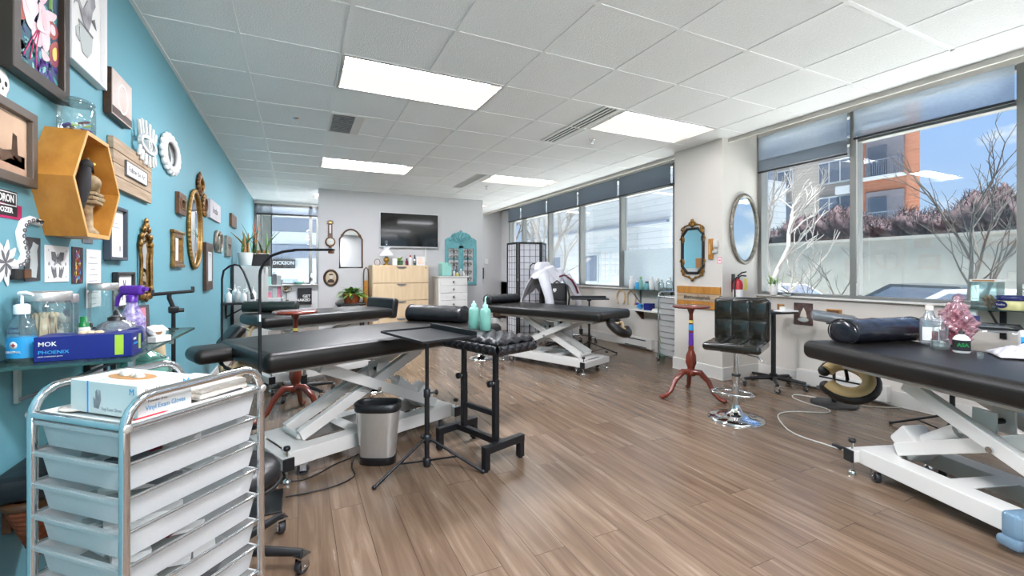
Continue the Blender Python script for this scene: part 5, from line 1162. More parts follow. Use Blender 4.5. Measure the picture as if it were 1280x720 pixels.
t, w, h = onleft('small_mirror', 'small dark wooden framed mirror above the ribbed frame', 'mirror', 3.99, 4.227, 1.64, 1.80); part('frame', MB().rring(w, h, .055, 0, .028, M_walnut).rring(w-.08, h-.08, .012, .028, .034, M_gold), t, bevel=.004); part('mirror', MB().box((0, 0, .006), (w-.1, h-.1, .004), M_mirror), t)
t, w, h = onleft('carved_mirror', 'rectangular ribbed brown frame with mirror below the small wooden mirror', 'mirror', 3.86, 4.165, 1.245, 1.51); m = MB().rring(w, h, .05, 0, .022, M_gold)
for y in (-h/2+.01, h/2-.01): m.box((0, y, .014), (w+.03, .025, .028), M_gold)
part('frame', m, t, bevel=.006); part('mirror', MB().box((0, 0, .006), (w-.09, h-.09, .004), M_mirror), t)
t, w, h = onleft('rope_mirror', 'large oval mirror in a gold rope frame on the teal wall', 'mirror', 4.34, 4.89, 1.235, 1.915); part('mirror', MB().prism(oval(w*.88, h*.91), .006, .010, M_mirror), t)
m = MB().tube([(x, y, .016) for x, y in oval(w*.93, h*.95, 56)], .016, M_gold_l, 8, True)
for k in range(56): a = 2*pi*k/56; m.ball((w*.48*cos(a), h*.485*sin(a), .018), (.016, .016, .013), M_gold_l, 6, 5)
part('frame', m, t)
t, w, h = onleft('small_oval_mirror', 'small oval mirror with beaded dark frame above the rope mirror', 'mirror', 4.71, 4.98, 1.90, 2.09); part('mirror', MB().prism(oval(w*.6, h*.66), .004, .008, M_mirror), t); m = MB().tube([(x, y, .014) for x, y in oval(w*.72, h*.76)], .020, M_gold, 8, True); scroll_ring(m, w*.86, h*.9, 16, .022, M_walnut); m.ball((0, h*.5, .014), (.03, .025, .012), M_gold, 10, 6); part('frame', m, t)
t, w, h = onleft('round_mirror', 'small round beaded mirror right of the rope mirror', 'mirror', 4.93, 5.17, 1.73, 1.94); part('mirror', MB().prism(oval(w*.55, h*.6), .004, .008, M_mirror), t); m = MB().tube([(x, y, .014) for x, y in oval(w*.68, h*.72)], .018, M_walnut, 8, True); scroll_ring(m, w*.85, h*.88, 14, .026, M_gold); part('frame', m, t)
t, w, h = onleft('canvas_print', 'pale canvas print with grey handwriting right of the round mirror', 'canvas', 5.29, 5.94, 1.75, 1.94); part('canvas', MB().box((0, 0, .012), (w, h, .024), mat('pale_lilac_canvas', '#cdc9cb', .8, c2='#b9b3b6', scale=3)), t, bevel=.003); text('breathe', .10, M_greyink, t, (-.02, 0, .0245), (0, 0, 0), .0005)
t, w, h = onleft('narrow_picture', 'tall narrow dark framed picture below the rope mirror', 'picture', 5.04, 5.40, 1.03, 1.49); part('frame', MB().rring(w, h, .09, 0, .03, M_brown).rring(w-.18, h-.18, .02, .0, .034, M_whframe), t, bevel=.004); part('print', MB().box((0, 0, .008), (w-.2, h-.2, .004), M_cardg), t)
t, w, h = onleft('silver_ornament', 'aged silver double horseshoe wreath on the teal wall', 'wall ornament', 5.62, 6.08, 1.41, 1.635); m = MB()
for dx in (-.09, .10): m.tube([(dx+.13*cos(a), .12*sin(a)-.0, .015) for a in [R(-60+300*k/24) for k in range(25)]], [.012+.012*sin(pi*k/24) for k in range(25)], M_silver, 8)
part('wreath', m, t)
for y0, y1, z0, z1, l in ((6.40, 6.86, 1.40, 1.65, 'small grey carved panel right of the silver wreath'), (6.84, 7.35, 1.81, 1.975, 'small brown framed picture high at the far end of the teal wall')):
    t, w, h = onleft('carved_plaque' if z0 < 1.5 else 'framed_picture', l, 'plaque' if z0 < 1.5 else 'picture', y0, y1, z0, z1); part('frame', MB().rring(w, h, .10, 0, .03, M_silver if z0 < 1.5 else M_walnut), t, bevel=.004); part('panel', MB().box((0, 0, .008), (w-.15, h-.15, .006), M_greyink if z0 < 1.5 else M_kraft), t)

# ================================================================ TELEVISION WALL (faces -Y)
YF = YP-.001
def onpart(name, label, cat, x0, x1, z0, z1, group=None): return thing(name, label, cat, ((x0+x1)/2, YF, (z0+z1)/2), RP, group), x1-x0, z1-z0
t, w, h = onpart('television', 'wall mounted black television with silver edge above the maple drawer cabinet', 'television', 1.385, 2.525, 1.66, 2.33)
part('housing', MB().rbox((0, 0, .05), (w, h, .04), .012, M_whframe, 3).box((0, 0, .02), (.4, .3, .04), M_black), t); part('screen', MB().box((0, .006, .071), (w-.03, h-.04, .004), M_screen), t)
part('wall_cable', MB().box((.32, -h/2-.13, .006), (.035, .26, .012), M_trim), t, 'white cable cover')
t, w, h = onpart('barometer', 'banjo shaped wooden barometer on the television wall, left of the arched mirror', 'barometer', .44, .61, 1.63, 2.13)
part('case', MB().prism([(-.04, -.10), (.04, -.10), (.035, .18), (.055, .19), (.05, .235), (0, .25), (-.05, .235), (-.055, .19), (-.035, .18)], 0, .03, M_walnut).at((0, -.14, 0)).lathe([(.085, 0), (.088, .02), (.078, .03), (.001, .03)], M_walnut, n=28).at((0, -.235, 0)).rbox((0, 0, .015), (.05, .03, .03), .008, M_walnut, 3), t)
part('dial', MB().at((0, -.14, .030)).lathe([(.062, 0), (.062, .006), (.001, .006)], M_paper, n=28).tube([(.066*cos(2*pi*q/28), .066*sin(2*pi*q/28), .004) for q in range(28)], .005, M_brass, 6, True).box((.01, .012, .008), (.06, .003, .002), M_ink), t); part('thermometer', MB().box((0, .09, .032), (.03, .15, .006), M_paper).box((0, .08, .036), (.004, .12, .003), M_red).box((0, .21, .033), (.04, .03, .005), M_brass), t)
t, w, h = onpart('arched_mirror', 'arched mirror with thin brown frame on the television wall', 'mirror', .678, 1.083, 1.275, 1.985)
P = [(-.2, -.355), (.2, -.355), (.2, .17), (.175, .21), (.15, .23), (.14, .27), (.10, .315), (.05, .345), (0, .355), (-.05, .345), (-.10, .315), (-.14, .27), (-.15, .23), (-.175, .21), (-.2, .17)]
part('mirror', MB().prism([(x*.95, y*.97) for x, y in P], .006, .01, M_mirror), t); part('frame', MB().tube([(x*.98, y*.985, .014) for x, y in P], .016, M_walnut, 8, True).ball((-.16, .235, .016), (.02, .02, .012), M_walnut).ball((.16, .235, .016), (.02, .02, .012), M_walnut), t)
t, w, h = onpart('oval_portrait', 'small dark oval framed portrait photo below the barometer', 'portrait', .41, .664, .935, 1.245); part('frame', MB().tube([(x, y, .016) for x, y in oval(w*.86, h*.88)], .02, M_brown, 8, True), t)
p = part('print', MB().prism(oval(w*.8, h*.82), .004, .010, mat('sepia_paper', '#cfc0a6', .8, c2='#b39d7c', scale=4)), t); part('portrait_figure', MB().ball((0, .02, .010), (.032, .042, .002), M_cream, 12, 5).prism([(-.06, -.09), (.06, -.09), (.05, -.045), (.015, -.025), (-.015, -.025), (-.05, -.045)], .010, .0115, M_brown).prism([(-.035, .045), (.035, .045), (.028, .07), (-.028, .07)], .0105, .0125, M_brown), p)
t, w, h = onpart('shutter_panel', 'turquoise arched wooden panel with wrought iron scrolls, right of the television', 'wall panel', 2.673, 3.35, .92, 2.046)
m = MB().rring(w, .82, .07, 0, .03, M_teala, (0, -.15)).box((0, -.15, .015), (.10, .8, .03), M_teala).box((0, -.02, .006), (w-.1, .04, .012), M_teala)
m.prism([(-w/2, .25), (w/2, .25), (w/2, .36), (w*.42, .40), (w*.33, .42), (w*.27, .48), (w*.16, .51), (w*.06, .53), (0, .563), (-w*.06, .53), (-w*.16, .51), (-w*.27, .48), (-w*.33, .42), (-w*.42, .40), (-w/2, .36)], .0, .02, M_teala); part('frame', m, t, bevel=.004)
m = MB(); rn = random.Random(6)
for s in (-1, 1):
    for k in range(7): a = R(20+22*k); m.tube([(s*(.02+.22*cos(a)*q/8)+.02*sin(q), .28+.22*sin(a)*q/8, .024) for q in range(2, 9)], .010, M_teala, 6); m.ball((s*(.02+.23*cos(a)), .28+.23*sin(a), .022), (.024, .024, .012), M_teala, 8, 5)
m.ball((0, .50, .022), (.035, .04, .014), M_teala, 10, 6); part('carving', m, t)
m = MB()
for cx in (-.15, .15):
    m.tube([(cx, -.50, .012), (cx, .18, .012)], .008, M_steel_k, 6)
    for yy in (-.44, -.30, -.14, .0, .12):
        for s in (-1, 1): m.tube([(cx+s*(.045+.04*cos(a)*(1-a/14)), yy+.05*sin(a)*(1-a/14), .012) for a in [k*.55 for k in range(16)]], .006, M_silver, 6)
part('iron_scroll', m, t)
# maple drawer cabinet
t = thing('drawer_cabinet', 'pale maple four drawer cabinet below the television', 'cabinet', (1.70, 8.43, 0)); w, d, h = 1.02, .46, 1.318
part('body', MB().box((0, .01, h/2), (w, d, h), M_maple), t, bevel=.004)
for k in range(4):
    z = .05+.315*k+.155; dr = part('drawer', MB().box((0, -d/2-.004, z), (w-.02, .022, .305), M_maple), t, bevel=.003)
    part('handle', MB().at((0, -d/2-.018, z+.135), (R(90), 0, 0)).prism([(-.09, .01), (.09, .01), (.07, -.012), (.03, -.022), (-.03, -.022), (-.07, -.012)], -.004, .016, M_greyink), dr)
part('lock', MB().cyl((.45, -d/2-.012, h-.045), (.45, -d/2-.022, h-.045), .012, M_greyink, n=12), t)
CZ = 1.319
t = thing('oil_lamp', 'white frilled glass oil lamp with brass base on the maple cabinet', 'lamp', (1.46, 8.34, CZ))
part('base', MB().lathe([(.06, 0), (.06, .012), (.025, .03), (.02, .05), (.05, .08), (.055, .11), (.03, .14), (.022, .15)], M_brass, n=20), t); part('shade', MB().lathe([(.13, .17), (.115, .20), (.07, .26), (.05, .30), (.065, .33)], M_cloth, n=26), t); part('chimney', MB().lathe([(.028, .15), (.032, .25), (.026, .36), (.024, .45)], M_glass, n=16), t)
solo('small_box', 'small white upright box beside the oil lamp', 'box', MB().box((0, 0, .065), (.08, .05, .13), M_card), (1.60, 8.30, CZ), .2, bevel=.003)
def leafy(m, c, n, L, wd, mm, seed, up=.6, arch=.5):
    rn = random.Random(seed)
    for k in range(n):
        a = rn.uniform(0, 2*pi); e = rn.uniform(.25, up*1.6); l = L*rn.uniform(.6, 1.1); ca, sa = cos(a), sin(a); w_ = wd*rn.uniform(.7, 1.2); col = rn.choice(mm)
        def f(u, v, ca=ca, sa=sa, l=l, e=e, w_=w_):
            r = l*u*cos(e*.7); z = l*u*sin(e)-arch*l*u*u; s = (v-.5)*w_*sin(pi*min(1, .08+.92*u)); return (c[0]+ca*r-sa*s, c[1]+sa*r+ca*s, c[2]+z)
        m.grid(f, 5, 2, col, .0012)
t = thing('potted_plant', 'small potted succulent on the maple cabinet behind the white box', 'plant', (1.72, 8.42, CZ)); part('pot', MB().lathe([(.05, 0), (.065, .09), (.06, .09), (.055, .07), (.001, .07)], M_dgreen, n=18), t); m = MB(); leafy(m, (0, 0, .08), 26, .13, .03, [M_green, M_lime], 8, 1.0, .4); part('leaf', m, t, kind='stuff')
for k, (x, y, h_, r, mm, cap, l) in enumerate(((1.83, 8.33, .10, .028, M_dkred, M_black, 'dark red bottle on the maple cabinet'), (1.90, 8.35, .16, .03, M_paper, M_red, 'white red capped bottle on the maple cabinet'), (1.97, 8.31, .09, .032, M_glass, M_paper, 'clear jar on the maple cabinet'), (2.0, 8.42, .17, .026, M_black, M_black, 'tall black bottle on the maple cabinet'))):
    solo('bottle', l, 'bottle', bottle(MB(), r, h_, mm, cap, r*.45, .03), (x, y, CZ), 0)
t = thing('picture_frame', 'white framed photo standing at the right end of the maple cabinet', 'picture frame', (2.10, 8.36, CZ), (R(-8), 0, R(-6))); part('frame', MB().at((0, 0, .085), (R(90), 0, 0)).rring(.16, .17, .022, -.008, .008, M_whframe), t); part('print', MB().box((0, 0, .085), (.12, .004, .13), mat('warm_photo', '#d9b9a0', .7, c2='#f0e4da', scale=9)), t)
for x, z, l in ((1.30, .10, 'thin curved wire hoop ornament at the left end of the maple cabinet'),): solo('wire_hoop', l, 'ornament', MB().tube([(.05*cos(a), 0, .05+.06*sin(a)) for a in [R(-60+300*k/20) for k in range(21)]], .006, M_walnut, 6).box((0, 0, .004), (.07, .05, .008), M_ink), (x, 8.36, CZ))
solo('arched_basket', 'tall brown bentwood hoop leaning beside the maple cabinet', 'basket', MB().tube([(.0, -.055, 0), (0, -.06, .5), (0, -.05, .62), (0, 0, .67), (0, .05, .62), (0, .06, .5), (0, .055, 0)], .008, M_walnut, 6).rbox((0, 0, .17), (.03, .12, .34), .014, M_pine, 4), (1.13, 8.46, .655), R(90)) if False else None
t = thing('bentwood_stand', 'brown bentwood stand with arched handle beside the maple cabinet', 'stand', (1.13, 8.55, 0)); part('hoop', MB().tube([(-.04, 0, 0), (-.042, 0, 1.15), (-.035, 0, 1.24), (0, 0, 1.28), (.035, 0, 1.24), (.042, 0, 1.15), (.04, 0, 0)], .011, M_walnut, 8), t); part('panel', MB().rbox((0, 0, .80), (.07, .02, .48), .009, M_pine, 3).box((0, 0, .3), (.08, .02, .04), M_pine), t); part('foot', MB().box((0, 0, .012), (.09, .16, .024), M_walnut), t, bevel=.004)
t = thing('side_table', 'small black table carrying the wicker planter below the oval portrait', 'side table', (.84, 8.36, 0)); part('tabletop', MB().rbox((0, 0, .63), (.48, .40, .035), .01, M_black, 3), t)
for x in (-.19, .19):
    for y in (-.15, .15): part('leg', MB().box((x, y, .31), (.03, .03, .62), M_black), t)
t = thing('potted_plant', 'leafy trailing plant in a brown wicker planter below the arched mirror', 'plant', (.86, 8.34, .648)); part('planter', MB().lathe([(.12, 0), (.155, .14), (.165, .165), (.15, .17), (.14, .13), (.001, .13)], M_wicker, n=28), t); part('soil', MB().lathe([(.138, .13), (.001, .14)], M_soil, n=20), t)
m = MB(); leafy(m, (0, 0, .13), 150, .33, .06, [M_green, M_dgreen, M_green, M_lime], 5, .9, .55); part('leaf', m, t, kind='stuff')
# white chest
t = thing('drawer_chest', 'narrow white chest of seven drawers below the turquoise panel', 'chest', (2.70, 8.44, 0)); w, d, h = .60, .42, 1.115
part('body', MB().box((0, 0, h/2), (w-.02, d, h), M_card).box((0, -.01, h-.012), (w+.02, d+.03, .024), M_card).box((0, 0, .03), (w+.02, d+.02, .06), M_card), t, bevel=.004)
for k in range(7):
    z = .075+.143*k+.07; dr = part('drawer', MB().box((0, -d/2-.004, z), (w-.07, .02, .132), M_card), t, bevel=.004); part('knob', MB().at((0, -d/2-.014, z), (R(90), 0, 0)).lathe([(.008, 0), (.008, .012), (.022, .016), (.02, .026), (.001, .028)], M_silver, n=14), dr)
t = thing('storage_caddy', 'mint open box with angled sides on the white chest', 'box', (2.57, 8.33, 1.116), R(8)); part('box', MB().box((0, 0, .005), (.20, .16, .01), M_mint).box((-.097, 0, .12), (.006, .16, .24), M_mint).box((.097, 0, .12), (.006, .16, .24), M_mint).box((0, -.077, .10), (.2, .006, .2), M_mint).box((0, .077, .13), (.2, .006, .26), M_mint), t, bevel=.002)
for k, (x, y, h_, r, mm, cap, l) in enumerate(((2.75, 8.34, .10, .03, M_paper, M_cyan, 'white bottle with blue cap on the white chest'), (2.82, 8.38, .17, .026, M_greyink, M_black, 'tall dark bottle on the white chest'), (2.89, 8.33, .12, .028, M_cardg, M_paper, 'pale grey bottle on the white chest'), (2.80, 8.28, .05, .03, M_yellow, M_paper, 'small yellow jar on the white chest'), (2.95, 8.36, .07, .03, M_paper, M_paper, 'short white jar at the right end of the white chest'))):
    solo('bottle', l, 'bottle', bottle(MB(), r, h_, mm, cap, r*.45, .02), (x, y, 1.116), 0)

# ================================================================ FAR LEFT CORNER
t = thing('tall_cabinet', 'pale grey tall cabinet with dark edge along the teal wall', 'cabinet', (-.64, 7.85, 0)); part('body', MB().box((0, .01, .64), (.355, 1.48, 1.28), M_cardg), t, bevel=.004); part('edge_strip', MB().box((-.165, -.735, .64), (.03, .02, 1.28), M_black), t, 'dark edge strip')
part('door', MB().box((.18, -.36, .65), (.012, .70, 1.2), M_cardg).box((.18, .36, .65), (.012, .70, 1.2), M_cardg), t, bevel=.002)
def blades(parent, base, n, seed, L=.42, mm=None, lean=.25, wd=.03):
    rn = random.Random(seed); m = MB()
    for k in range(n):
        a = rn.uniform(0, 2*pi); l = L*rn.uniform(.55, 1.1); ln = rn.uniform(.02, lean); x0, y0 = rn.uniform(-.05, .05), rn.uniform(-.05, .05); tw = rn.uniform(0, pi); w_ = wd*rn.uniform(.7, 1.3); col = rn.choice(mm or [M_green, M_dgreen, M_dgreen])
        m.grid(lambda u, v: (base[0]+x0+cos(a)*ln*u*u+cos(tw)*(v-.5)*w_*(1-u**3), base[1]+y0+sin(a)*ln*u*u+sin(tw)*(v-.5)*w_*(1-u**3), base[2]+l*u), 8, 2, col, .003)
    return part('leaf_blade', m, parent, kind='stuff')
t = thing('potted_plant', 'snake plant in a small white pot at the left end of the grey cabinet top', 'plant', (-.665, 7.22, 1.291)); part('pot', MB().lathe([(.075, 0), (.10, .18), (.09, .18), (.085, .15), (.001, .15)], M_cardg, n=22), t); blades(t, (0, 0, .15), 10, 3, .36, [M_green, M_dgreen, M_kraft]); 
t = thing('planter_trough', 'black trough of snake plants and pebbles on the grey cabinet', 'planter', (-.52, 7.55, 1.291)); part('trough', MB().box((0, 0, .085), (.30, .34, .17), M_ink), t, bevel=.005); m = MB(); rn = random.Random(7)
for k in range(60): m.ball((rn.uniform(-.13, .13), rn.uniform(-.15, .15), .172), (.018, .016, .012), M_grout, 6, 4)
part('pebble', m, t, kind='stuff'); blades(t, (-.05, .0, .16), 9, 12, .50, [M_dgreen, M_green, M_orange], .2); blades(t, (.07, .05, .16), 6, 13, .42)
solo('kraft_box', 'brown kraft box standing behind the black trough', 'box', MB().box((0, 0, .12), (.20, .16, .24), M_kraft), (-.52, 7.90, 1.291), R(10), bevel=.003)
t = thing('wall_shelf', 'black wall shelf carrying white bottles before the grey cabinet', 'shelf', (XW, 6.65, .83)); part('board', MB().box((.19, 0, -.012), (.38, .78, .024), M_black), t, bevel=.002); part('bracket', MB().tube([(.01, 0, -.2), (.30, 0, -.03)], .01, M_steel_k, 6).box((.01, 0, -.12), (.016, .03, .2), M_steel_k), t)
for k, (x, y, h_) in enumerate(((-.76, 6.36, .17), (-.67, 6.42, .20), (-.60, 6.34, .16), (-.55, 6.45, .19), (-.72, 6.60, .22), (-.60, 6.62, .21), (-.52, 6.60, .18))):
    t = thing('pump_bottle', 'white plastic pump bottle standing on the black wall shelf', 'bottle', (x, y, .831), .4*k, 'white bottles on the black wall shelf'); part('body', bottle(MB(), .034, h_*.75, M_cardg if k % 2 else M_paper, None, .014), t); part('pump', pump(MB().lathe([(.016, h_*.72), (.016, h_*.78)], M_paper, n=12), h_*.77, M_paper, 1), t)
# clutter shelf by the end window
t = thing('supply_rack', 'white wire rack of supplies between the grey cabinet and the end window', 'rack', (-.43, 9.3, 0))
for x in (-.16, .16):
    for y in (-.18, .18): part('post', MB().cyl((x, y, 0), (x, y, 1.05), .012, M_chrome, n=8), t)
for z in (.15, .45, .72, .95): part('shelf', MB().box((0, 0, z), (.35, .40, .02), M_card), t)
rn = random.Random(21)
for z in (.46, .73, .96):
    for k in range(4):
        x = -.123+.082*k; mm = rn.choice([M_paper, M_cardg, M_mint, M_pink, M_navy, M_greyink, M_teala]); hh = rn.uniform(.09, .2); o_ = ['left end', 'left middle', 'right middle', 'right end'][k]; lv = {.46: 'lower', .73: 'middle', .96: 'top'}[z]
        solo('supply_box', 'small supply box at the %s of the %s shelf of the white wire rack' % (o_, lv), 'box', MB().box((0, 0, hh/2), (.068, .10, hh), mm), (-.43+x, 9.22, z+.001), rn.uniform(-.2, .2), bevel=.004)
t = thing('paper_towel', 'white paper towel roll on the top shelf behind the boxes of the wire rack', 'paper towel', (-.36, 9.40, .961)); part('roll', MB().lathe([(.02, .0), (.055, 0), (.055, .24), (.02, .24)], M_paper, n=22), t); part('core', MB().lathe([(.02, -.0), (.02, .25)], M_kraft, n=12), t)
t = thing('word_sign', 'black sign with white capital lettering below the end window', 'sign', (.131, YE-.016, .658), RP); part('board', MB().box((0, 0, .01), (.285, .36, .02), M_ink), t, bevel=.002); text('GET', .085, M_paper, t, (.115, .0, .0205), (0, 0, 0), .0005, 'RIGHT', bold=.002); text('NAKED', .085, M_paper, t, (.115, -.08, .0205), (0, 0, 0), .0005, 'RIGHT', bold=.002)
t = thing('metal_flower', 'bronze metal flower on a stem hanging left of the black lettered sign', 'wall ornament', (-.23, YE-.012, .70), RP); m = MB()
for k in range(8): a = 2*pi*k/8; m.ball((.075*cos(a), .13+.06*sin(a), .02), (.045, .03, .012), M_silver, 10, 6)
part('flower', m.ball((0, .13, .03), (.03, .03, .015), M_gold, 10, 6), t); part('stem', MB().tube([(0, .1, .012), (.01, -.05, .012), (.0, -.2, .012)], .008, M_silver, 6).ball((.03, -.12, .014), (.03, .018, .008), M_silver, 8, 5), t)
for x, l, mm in ((.02, 'pale mint bowl on the end window sill', M_mint), (.28, 'white cone shaped lamp on the end window sill', M_paper)):
    solo('sill_ornament', l, 'ornament', MB().lathe([(.05, 0), (.12, .06), (.11, .06), (.001, .02)], mm, n=20) if mm is M_mint else MB().lathe([(.05, 0), (.05, .01), (.015, .06), (.012, .12), (.06, .13), (.02, .24), (.001, .245)], mm, n=18), (x, YE-.04, .926))

# ================================================================ FAR RIGHT
FR = MB()
t = thing('folding_screen', 'black framed folding screen with white paper grid panels', 'folding screen', (3.51, 6.62, 0))
def panel(p0, p1):
    p0, p1 = Vector((*p0, 0)), Vector((*p1, 0)); d = p1-p0; L_ = d.length; r = part('panel_frame', MB().box((-L_/2+.016, 0, .85), (.032, .022, 1.70), M_black).box((L_/2-.016, 0, .85), (.032, .022, 1.70), M_black).box((0, 0, 1.684), (L_, .022, .032), M_black).box((0, 0, .06), (L_, .022, .032), M_black), t)
    r.location = (p0+p1)/2-Vector((3.51, 6.62, 0)); r.rotation_euler = (0, 0, math.atan2(d.y, d.x)); part('paper', MB().box((0, .002, .87), (L_-.05, .003, 1.6), mat('rice_paper', '#d9d8dd', .8, var=.02)), r, 'white paper panel')
    m = MB()
    for k in range(1, 4): m.box((-L_/2+L_*k/4, -.004, .87), (.007, .006, 1.6), M_greyink)
    for k in range(1, 15): m.box((0, -.004, .075+1.6*k/15), (L_-.06, .006, .007), M_greyink)
    part('lattice', m, r)
panel((3.315, 7.08), (3.31, 6.68)); panel((3.32, 6.665), (3.71, 6.575)); panel((3.72, 6.585), (3.99, 6.90))
# chair with white jacket and backpack
t = thing('office_chair', 'rolling office chair hidden under a white jacket by the far windows', 'chair', (3.66, 5.86, 0), R(25)); star_base(t, .28, 5, M_black, .2); part('post', MB().cyl((0, 0, .08), (0, 0, .46), .025, M_black), t); part('seat', MB().rbox((0, 0, .50), (.46, .46, .08), .035, M_leather2, 5), t)
part('backrest', MB().rbox((0, .22, .88), (.44, .07, .50), .03, M_leather2, 5), t); part('back_bar', MB().box((0, .25, .6), (.06, .02, .3), M_black), t)
def drape(u, v):
    a = (u-.5)*2; s = v; x = a*.36*(1+.25*s*abs(a)); ytop = .21; 
    yy = ytop+(s-.42)*.50; hgt = 1.26-.10*a*a-.75*max(0, abs(s-.42)-.10)**1.25*(1.1+.5*abs(a))-.16*max(0, abs(a)-.6)
    return (x+.012*sin(v*21+a*4), yy*1.0-.0+.012*sin(u*23), hgt+.018*sin(a*9+v*7)+.012*sin(v*25))
j = thing('jacket', 'white hooded jacket with dark red trim draped over the chair by the far windows', 'jacket', (3.66, 5.86, 0), R(25))
part('body', MB().grid(drape, 34, 30, M_cloth, .012), j)
for s in (-1, 1): part('sleeve', MB().tube([(s*.30, .12, 1.13), (s*.37, .02, .98), (s*.40, -.06, .80), (s*.38, -.08, .66)], [.085, .075, .06, .05], M_cloth, 14), j)
part('hood', MB().tube([(-.22, .30, 1.2), (-.12, .33, 1.27), (.08, .33, 1.28), (.2, .3, 1.2)], [.05, .085, .085, .05], M_cloth, 14), j)
part('trim', MB().tube([(.12, -.04, 1.12), (.22, -.06, 1.07), (.29, -.09, .96), (.32, -.11, .86)], .016, M_dkred, 8).tube([(-.10, -.04, 1.13), (.0, -.05, 1.15), (.08, -.05, 1.14)], .013, M_dkred, 8), j, 'dark red trim')
t = thing('backpack', 'black backpack with white badge hanging on the chair before the white jacket', 'backpack', (3.50, 5.72, .50), R(-20)); part('bag', MB().rbox((0, 0, .29), (.30, .15, .48), .05, M_black, 6).rbox((0, -.08, .17), (.24, .06, .22), .025, M_black, 5), t); part('badge', MB().prism([(-.03, .38), (-.03, .42), (.03, .42), (.03, .38), (0, .355)], -.0005, .0005, M_paper) if False else MB().at((-.05, -.079, .43), (R(90), 0, 0)).prism([(-.025, -.01), (0, -.03), (.025, -.01), (.025, .025), (-.025, .025)], 0, .004, M_paper), t, 'white badge')
part('strap', MB().tube([(-.14, -.06, .5), (-.19, -.09, .34), (-.17, -.09, .14), (-.12, -.08, .06)], .016, M_cardg, 8).tube([(.14, -.06, .5), (.17, -.09, .34), (.15, -.09, .14)], .014, M_black, 8).tube([(-.05, 0, .53), (0, 0, .57), (.05, 0, .53)], .01, M_black, 8), t); part('headband', MB().tube([(.0+.08*cos(a), -.13, .10+.06*sin(a)) for a in [R(10+160*k/12) for k in range(13)]], .014, M_cream, 8), t, 'cream loop')
solo('pedestal_box', 'grey metal pedestal bin on the floor behind the table by the far windows', 'cabinet', MB().box((0, 0, .26), (.26, .30, .50), M_cardg).box((0, -.152, .36), (.22, .006, .2), M_card).box((0, -.152, .14), (.22, .006, .2), M_card).box((0, 0, .006), (.27, .31, .012), M_black), (3.98, 6.32, 0), R(-15), bevel=.004)
roll_stool('chrome footed stool behind the pedestal bin near the far windows', (4.47, 6.50, 0), .44, .17, .3, M_chrome)
# bags on the floor past the television wall
t = thing('ottoman', 'low white box bench behind the far table, holding boots and bags', 'bench', (3.85, 8.45, 0), R(6)); part('body', MB().rbox((0, 0, .13), (.62, .40, .26), .02, M_card, 3), t)
t = thing('boots', 'pair of brown boots on the low white bench', 'boots', (3.70, 8.36, .261), R(15))
for x in (-.07, .07): part('boot', MB().tube([(x, 0, .05), (x, 0, .22)], [.055, .05], M_brown, 12).tube([(x, .02, .05), (x, -.08, .045), (x, -.16, .03)], [.05, .045, .03], M_brown, 12).box((x, -.05, .006), (.09, .26, .012), M_ink), t)
solo('orange_bag', 'crumpled orange bag on the low white bench', 'bag', MB().rbox((0, 0, .17), (.16, .2, .34), .06, M_orange, 5), (4.05, 8.42, .261), .3)
solo('blue_bag', 'blue cloth bag between the boots and the orange bag', 'bag', MB().rbox((0, 0, .16), (.12, .18, .32), .05, M_cyan, 5), (3.90, 8.46, .261), -.2)
# back wall right
t = thing('framed_notice', 'black framed white notice on the grey wall past the television wall', 'frame', (4.24, YE-.001, 1.15), RP); part('frame', MB().rring(.22, .29, .03, 0, .02, M_dframe), t); part('notice', MB().box((0, 0, .008), (.18, .25, .004), M_paper), t)
for x, z, l in ((4.10, 1.62, 'white thermostat on the grey wall above the black framed notice'), (4.42, 1.45, 'small white switch plate beside the black framed notice')): solo('wall_plate', l, 'wall plate', MB().rbox((0, 0, .012), (.10, .14, .024), .008, M_trim, 3), (x, YE-.001, z), RP)
solo('door_chime', 'round white alarm on the grey wall past the television wall', 'alarm', MB().lathe([(.06, 0), (.055, .03), (.001, .035)], M_trim, n=20), (4.0, YE-.001, 2.30), RP)

# far window shelves
t = thing('glass_shelf', 'glass shelf of bottles under the far window beside the pier', 'shelf', (0, 5.09, 0)); part('glass_top', MB().box((4.715, 0, .932), (.26, .90, .010), M_shelf), t)
for y in (-.32, .32): part('bracket', MB().tube([(4.835, y, .72), (4.64, y, .92)], .007, M_greyink, 6).box((4.838, y, .82), (.016, .02, .22), M_greyink), t)
t = thing('wood_shelf', 'low white shelf with two wooden wedge brackets under the glass shelf of bottles', 'shelf', (0, 5.05, 0)); part('board', MB().box((4.72, 0, .622), (.25, .72, .016), M_card), t)
for y in (-.28, .28): part('bracket', MB().at((4.847, y+.015, .614), (R(90), 0, R(180))).prism([(0, 0), (.17, 0), (.02, -.15), (0, -.15)], 0, .03, M_walnut), t)
for k, (y, r, h_, mm, cap, l) in enumerate(((5.46, .035, .20, M_paper, M_paper, 'tall white bottle at the left end of the far glass shelf'), (5.35, .042, .13, M_cyan, M_paper, 'blue bottle on the far glass shelf'), (5.25, .03, .19, M_mintc, M_green, 'tall pale green bottle on the far glass shelf'), (5.15, .045, .12, M_teala, M_black, 'teal tub on the far glass shelf'),
        (5.02, .036, .19, M_paper, M_paper, 'white bottle in the middle of the far glass shelf'), (4.93, .036, .17, M_cardg, M_paper, 'grey white bottle right of the middle of the far glass shelf'), (4.83, .042, .15, M_glass, M_steel, 'clear jar with steel lid on the far glass shelf'), (4.70, .045, .18, M_glass, M_steel, 'taller clear jar at the pier end of the far glass shelf'))):
    solo('bottle', l, 'bottle', bottle(MB(), r, h_*.85, mm, cap, r*.45, h_*.15), (4.70+.03*(k % 2), y, .938), 0)
m = MB(); rn = random.Random(4)
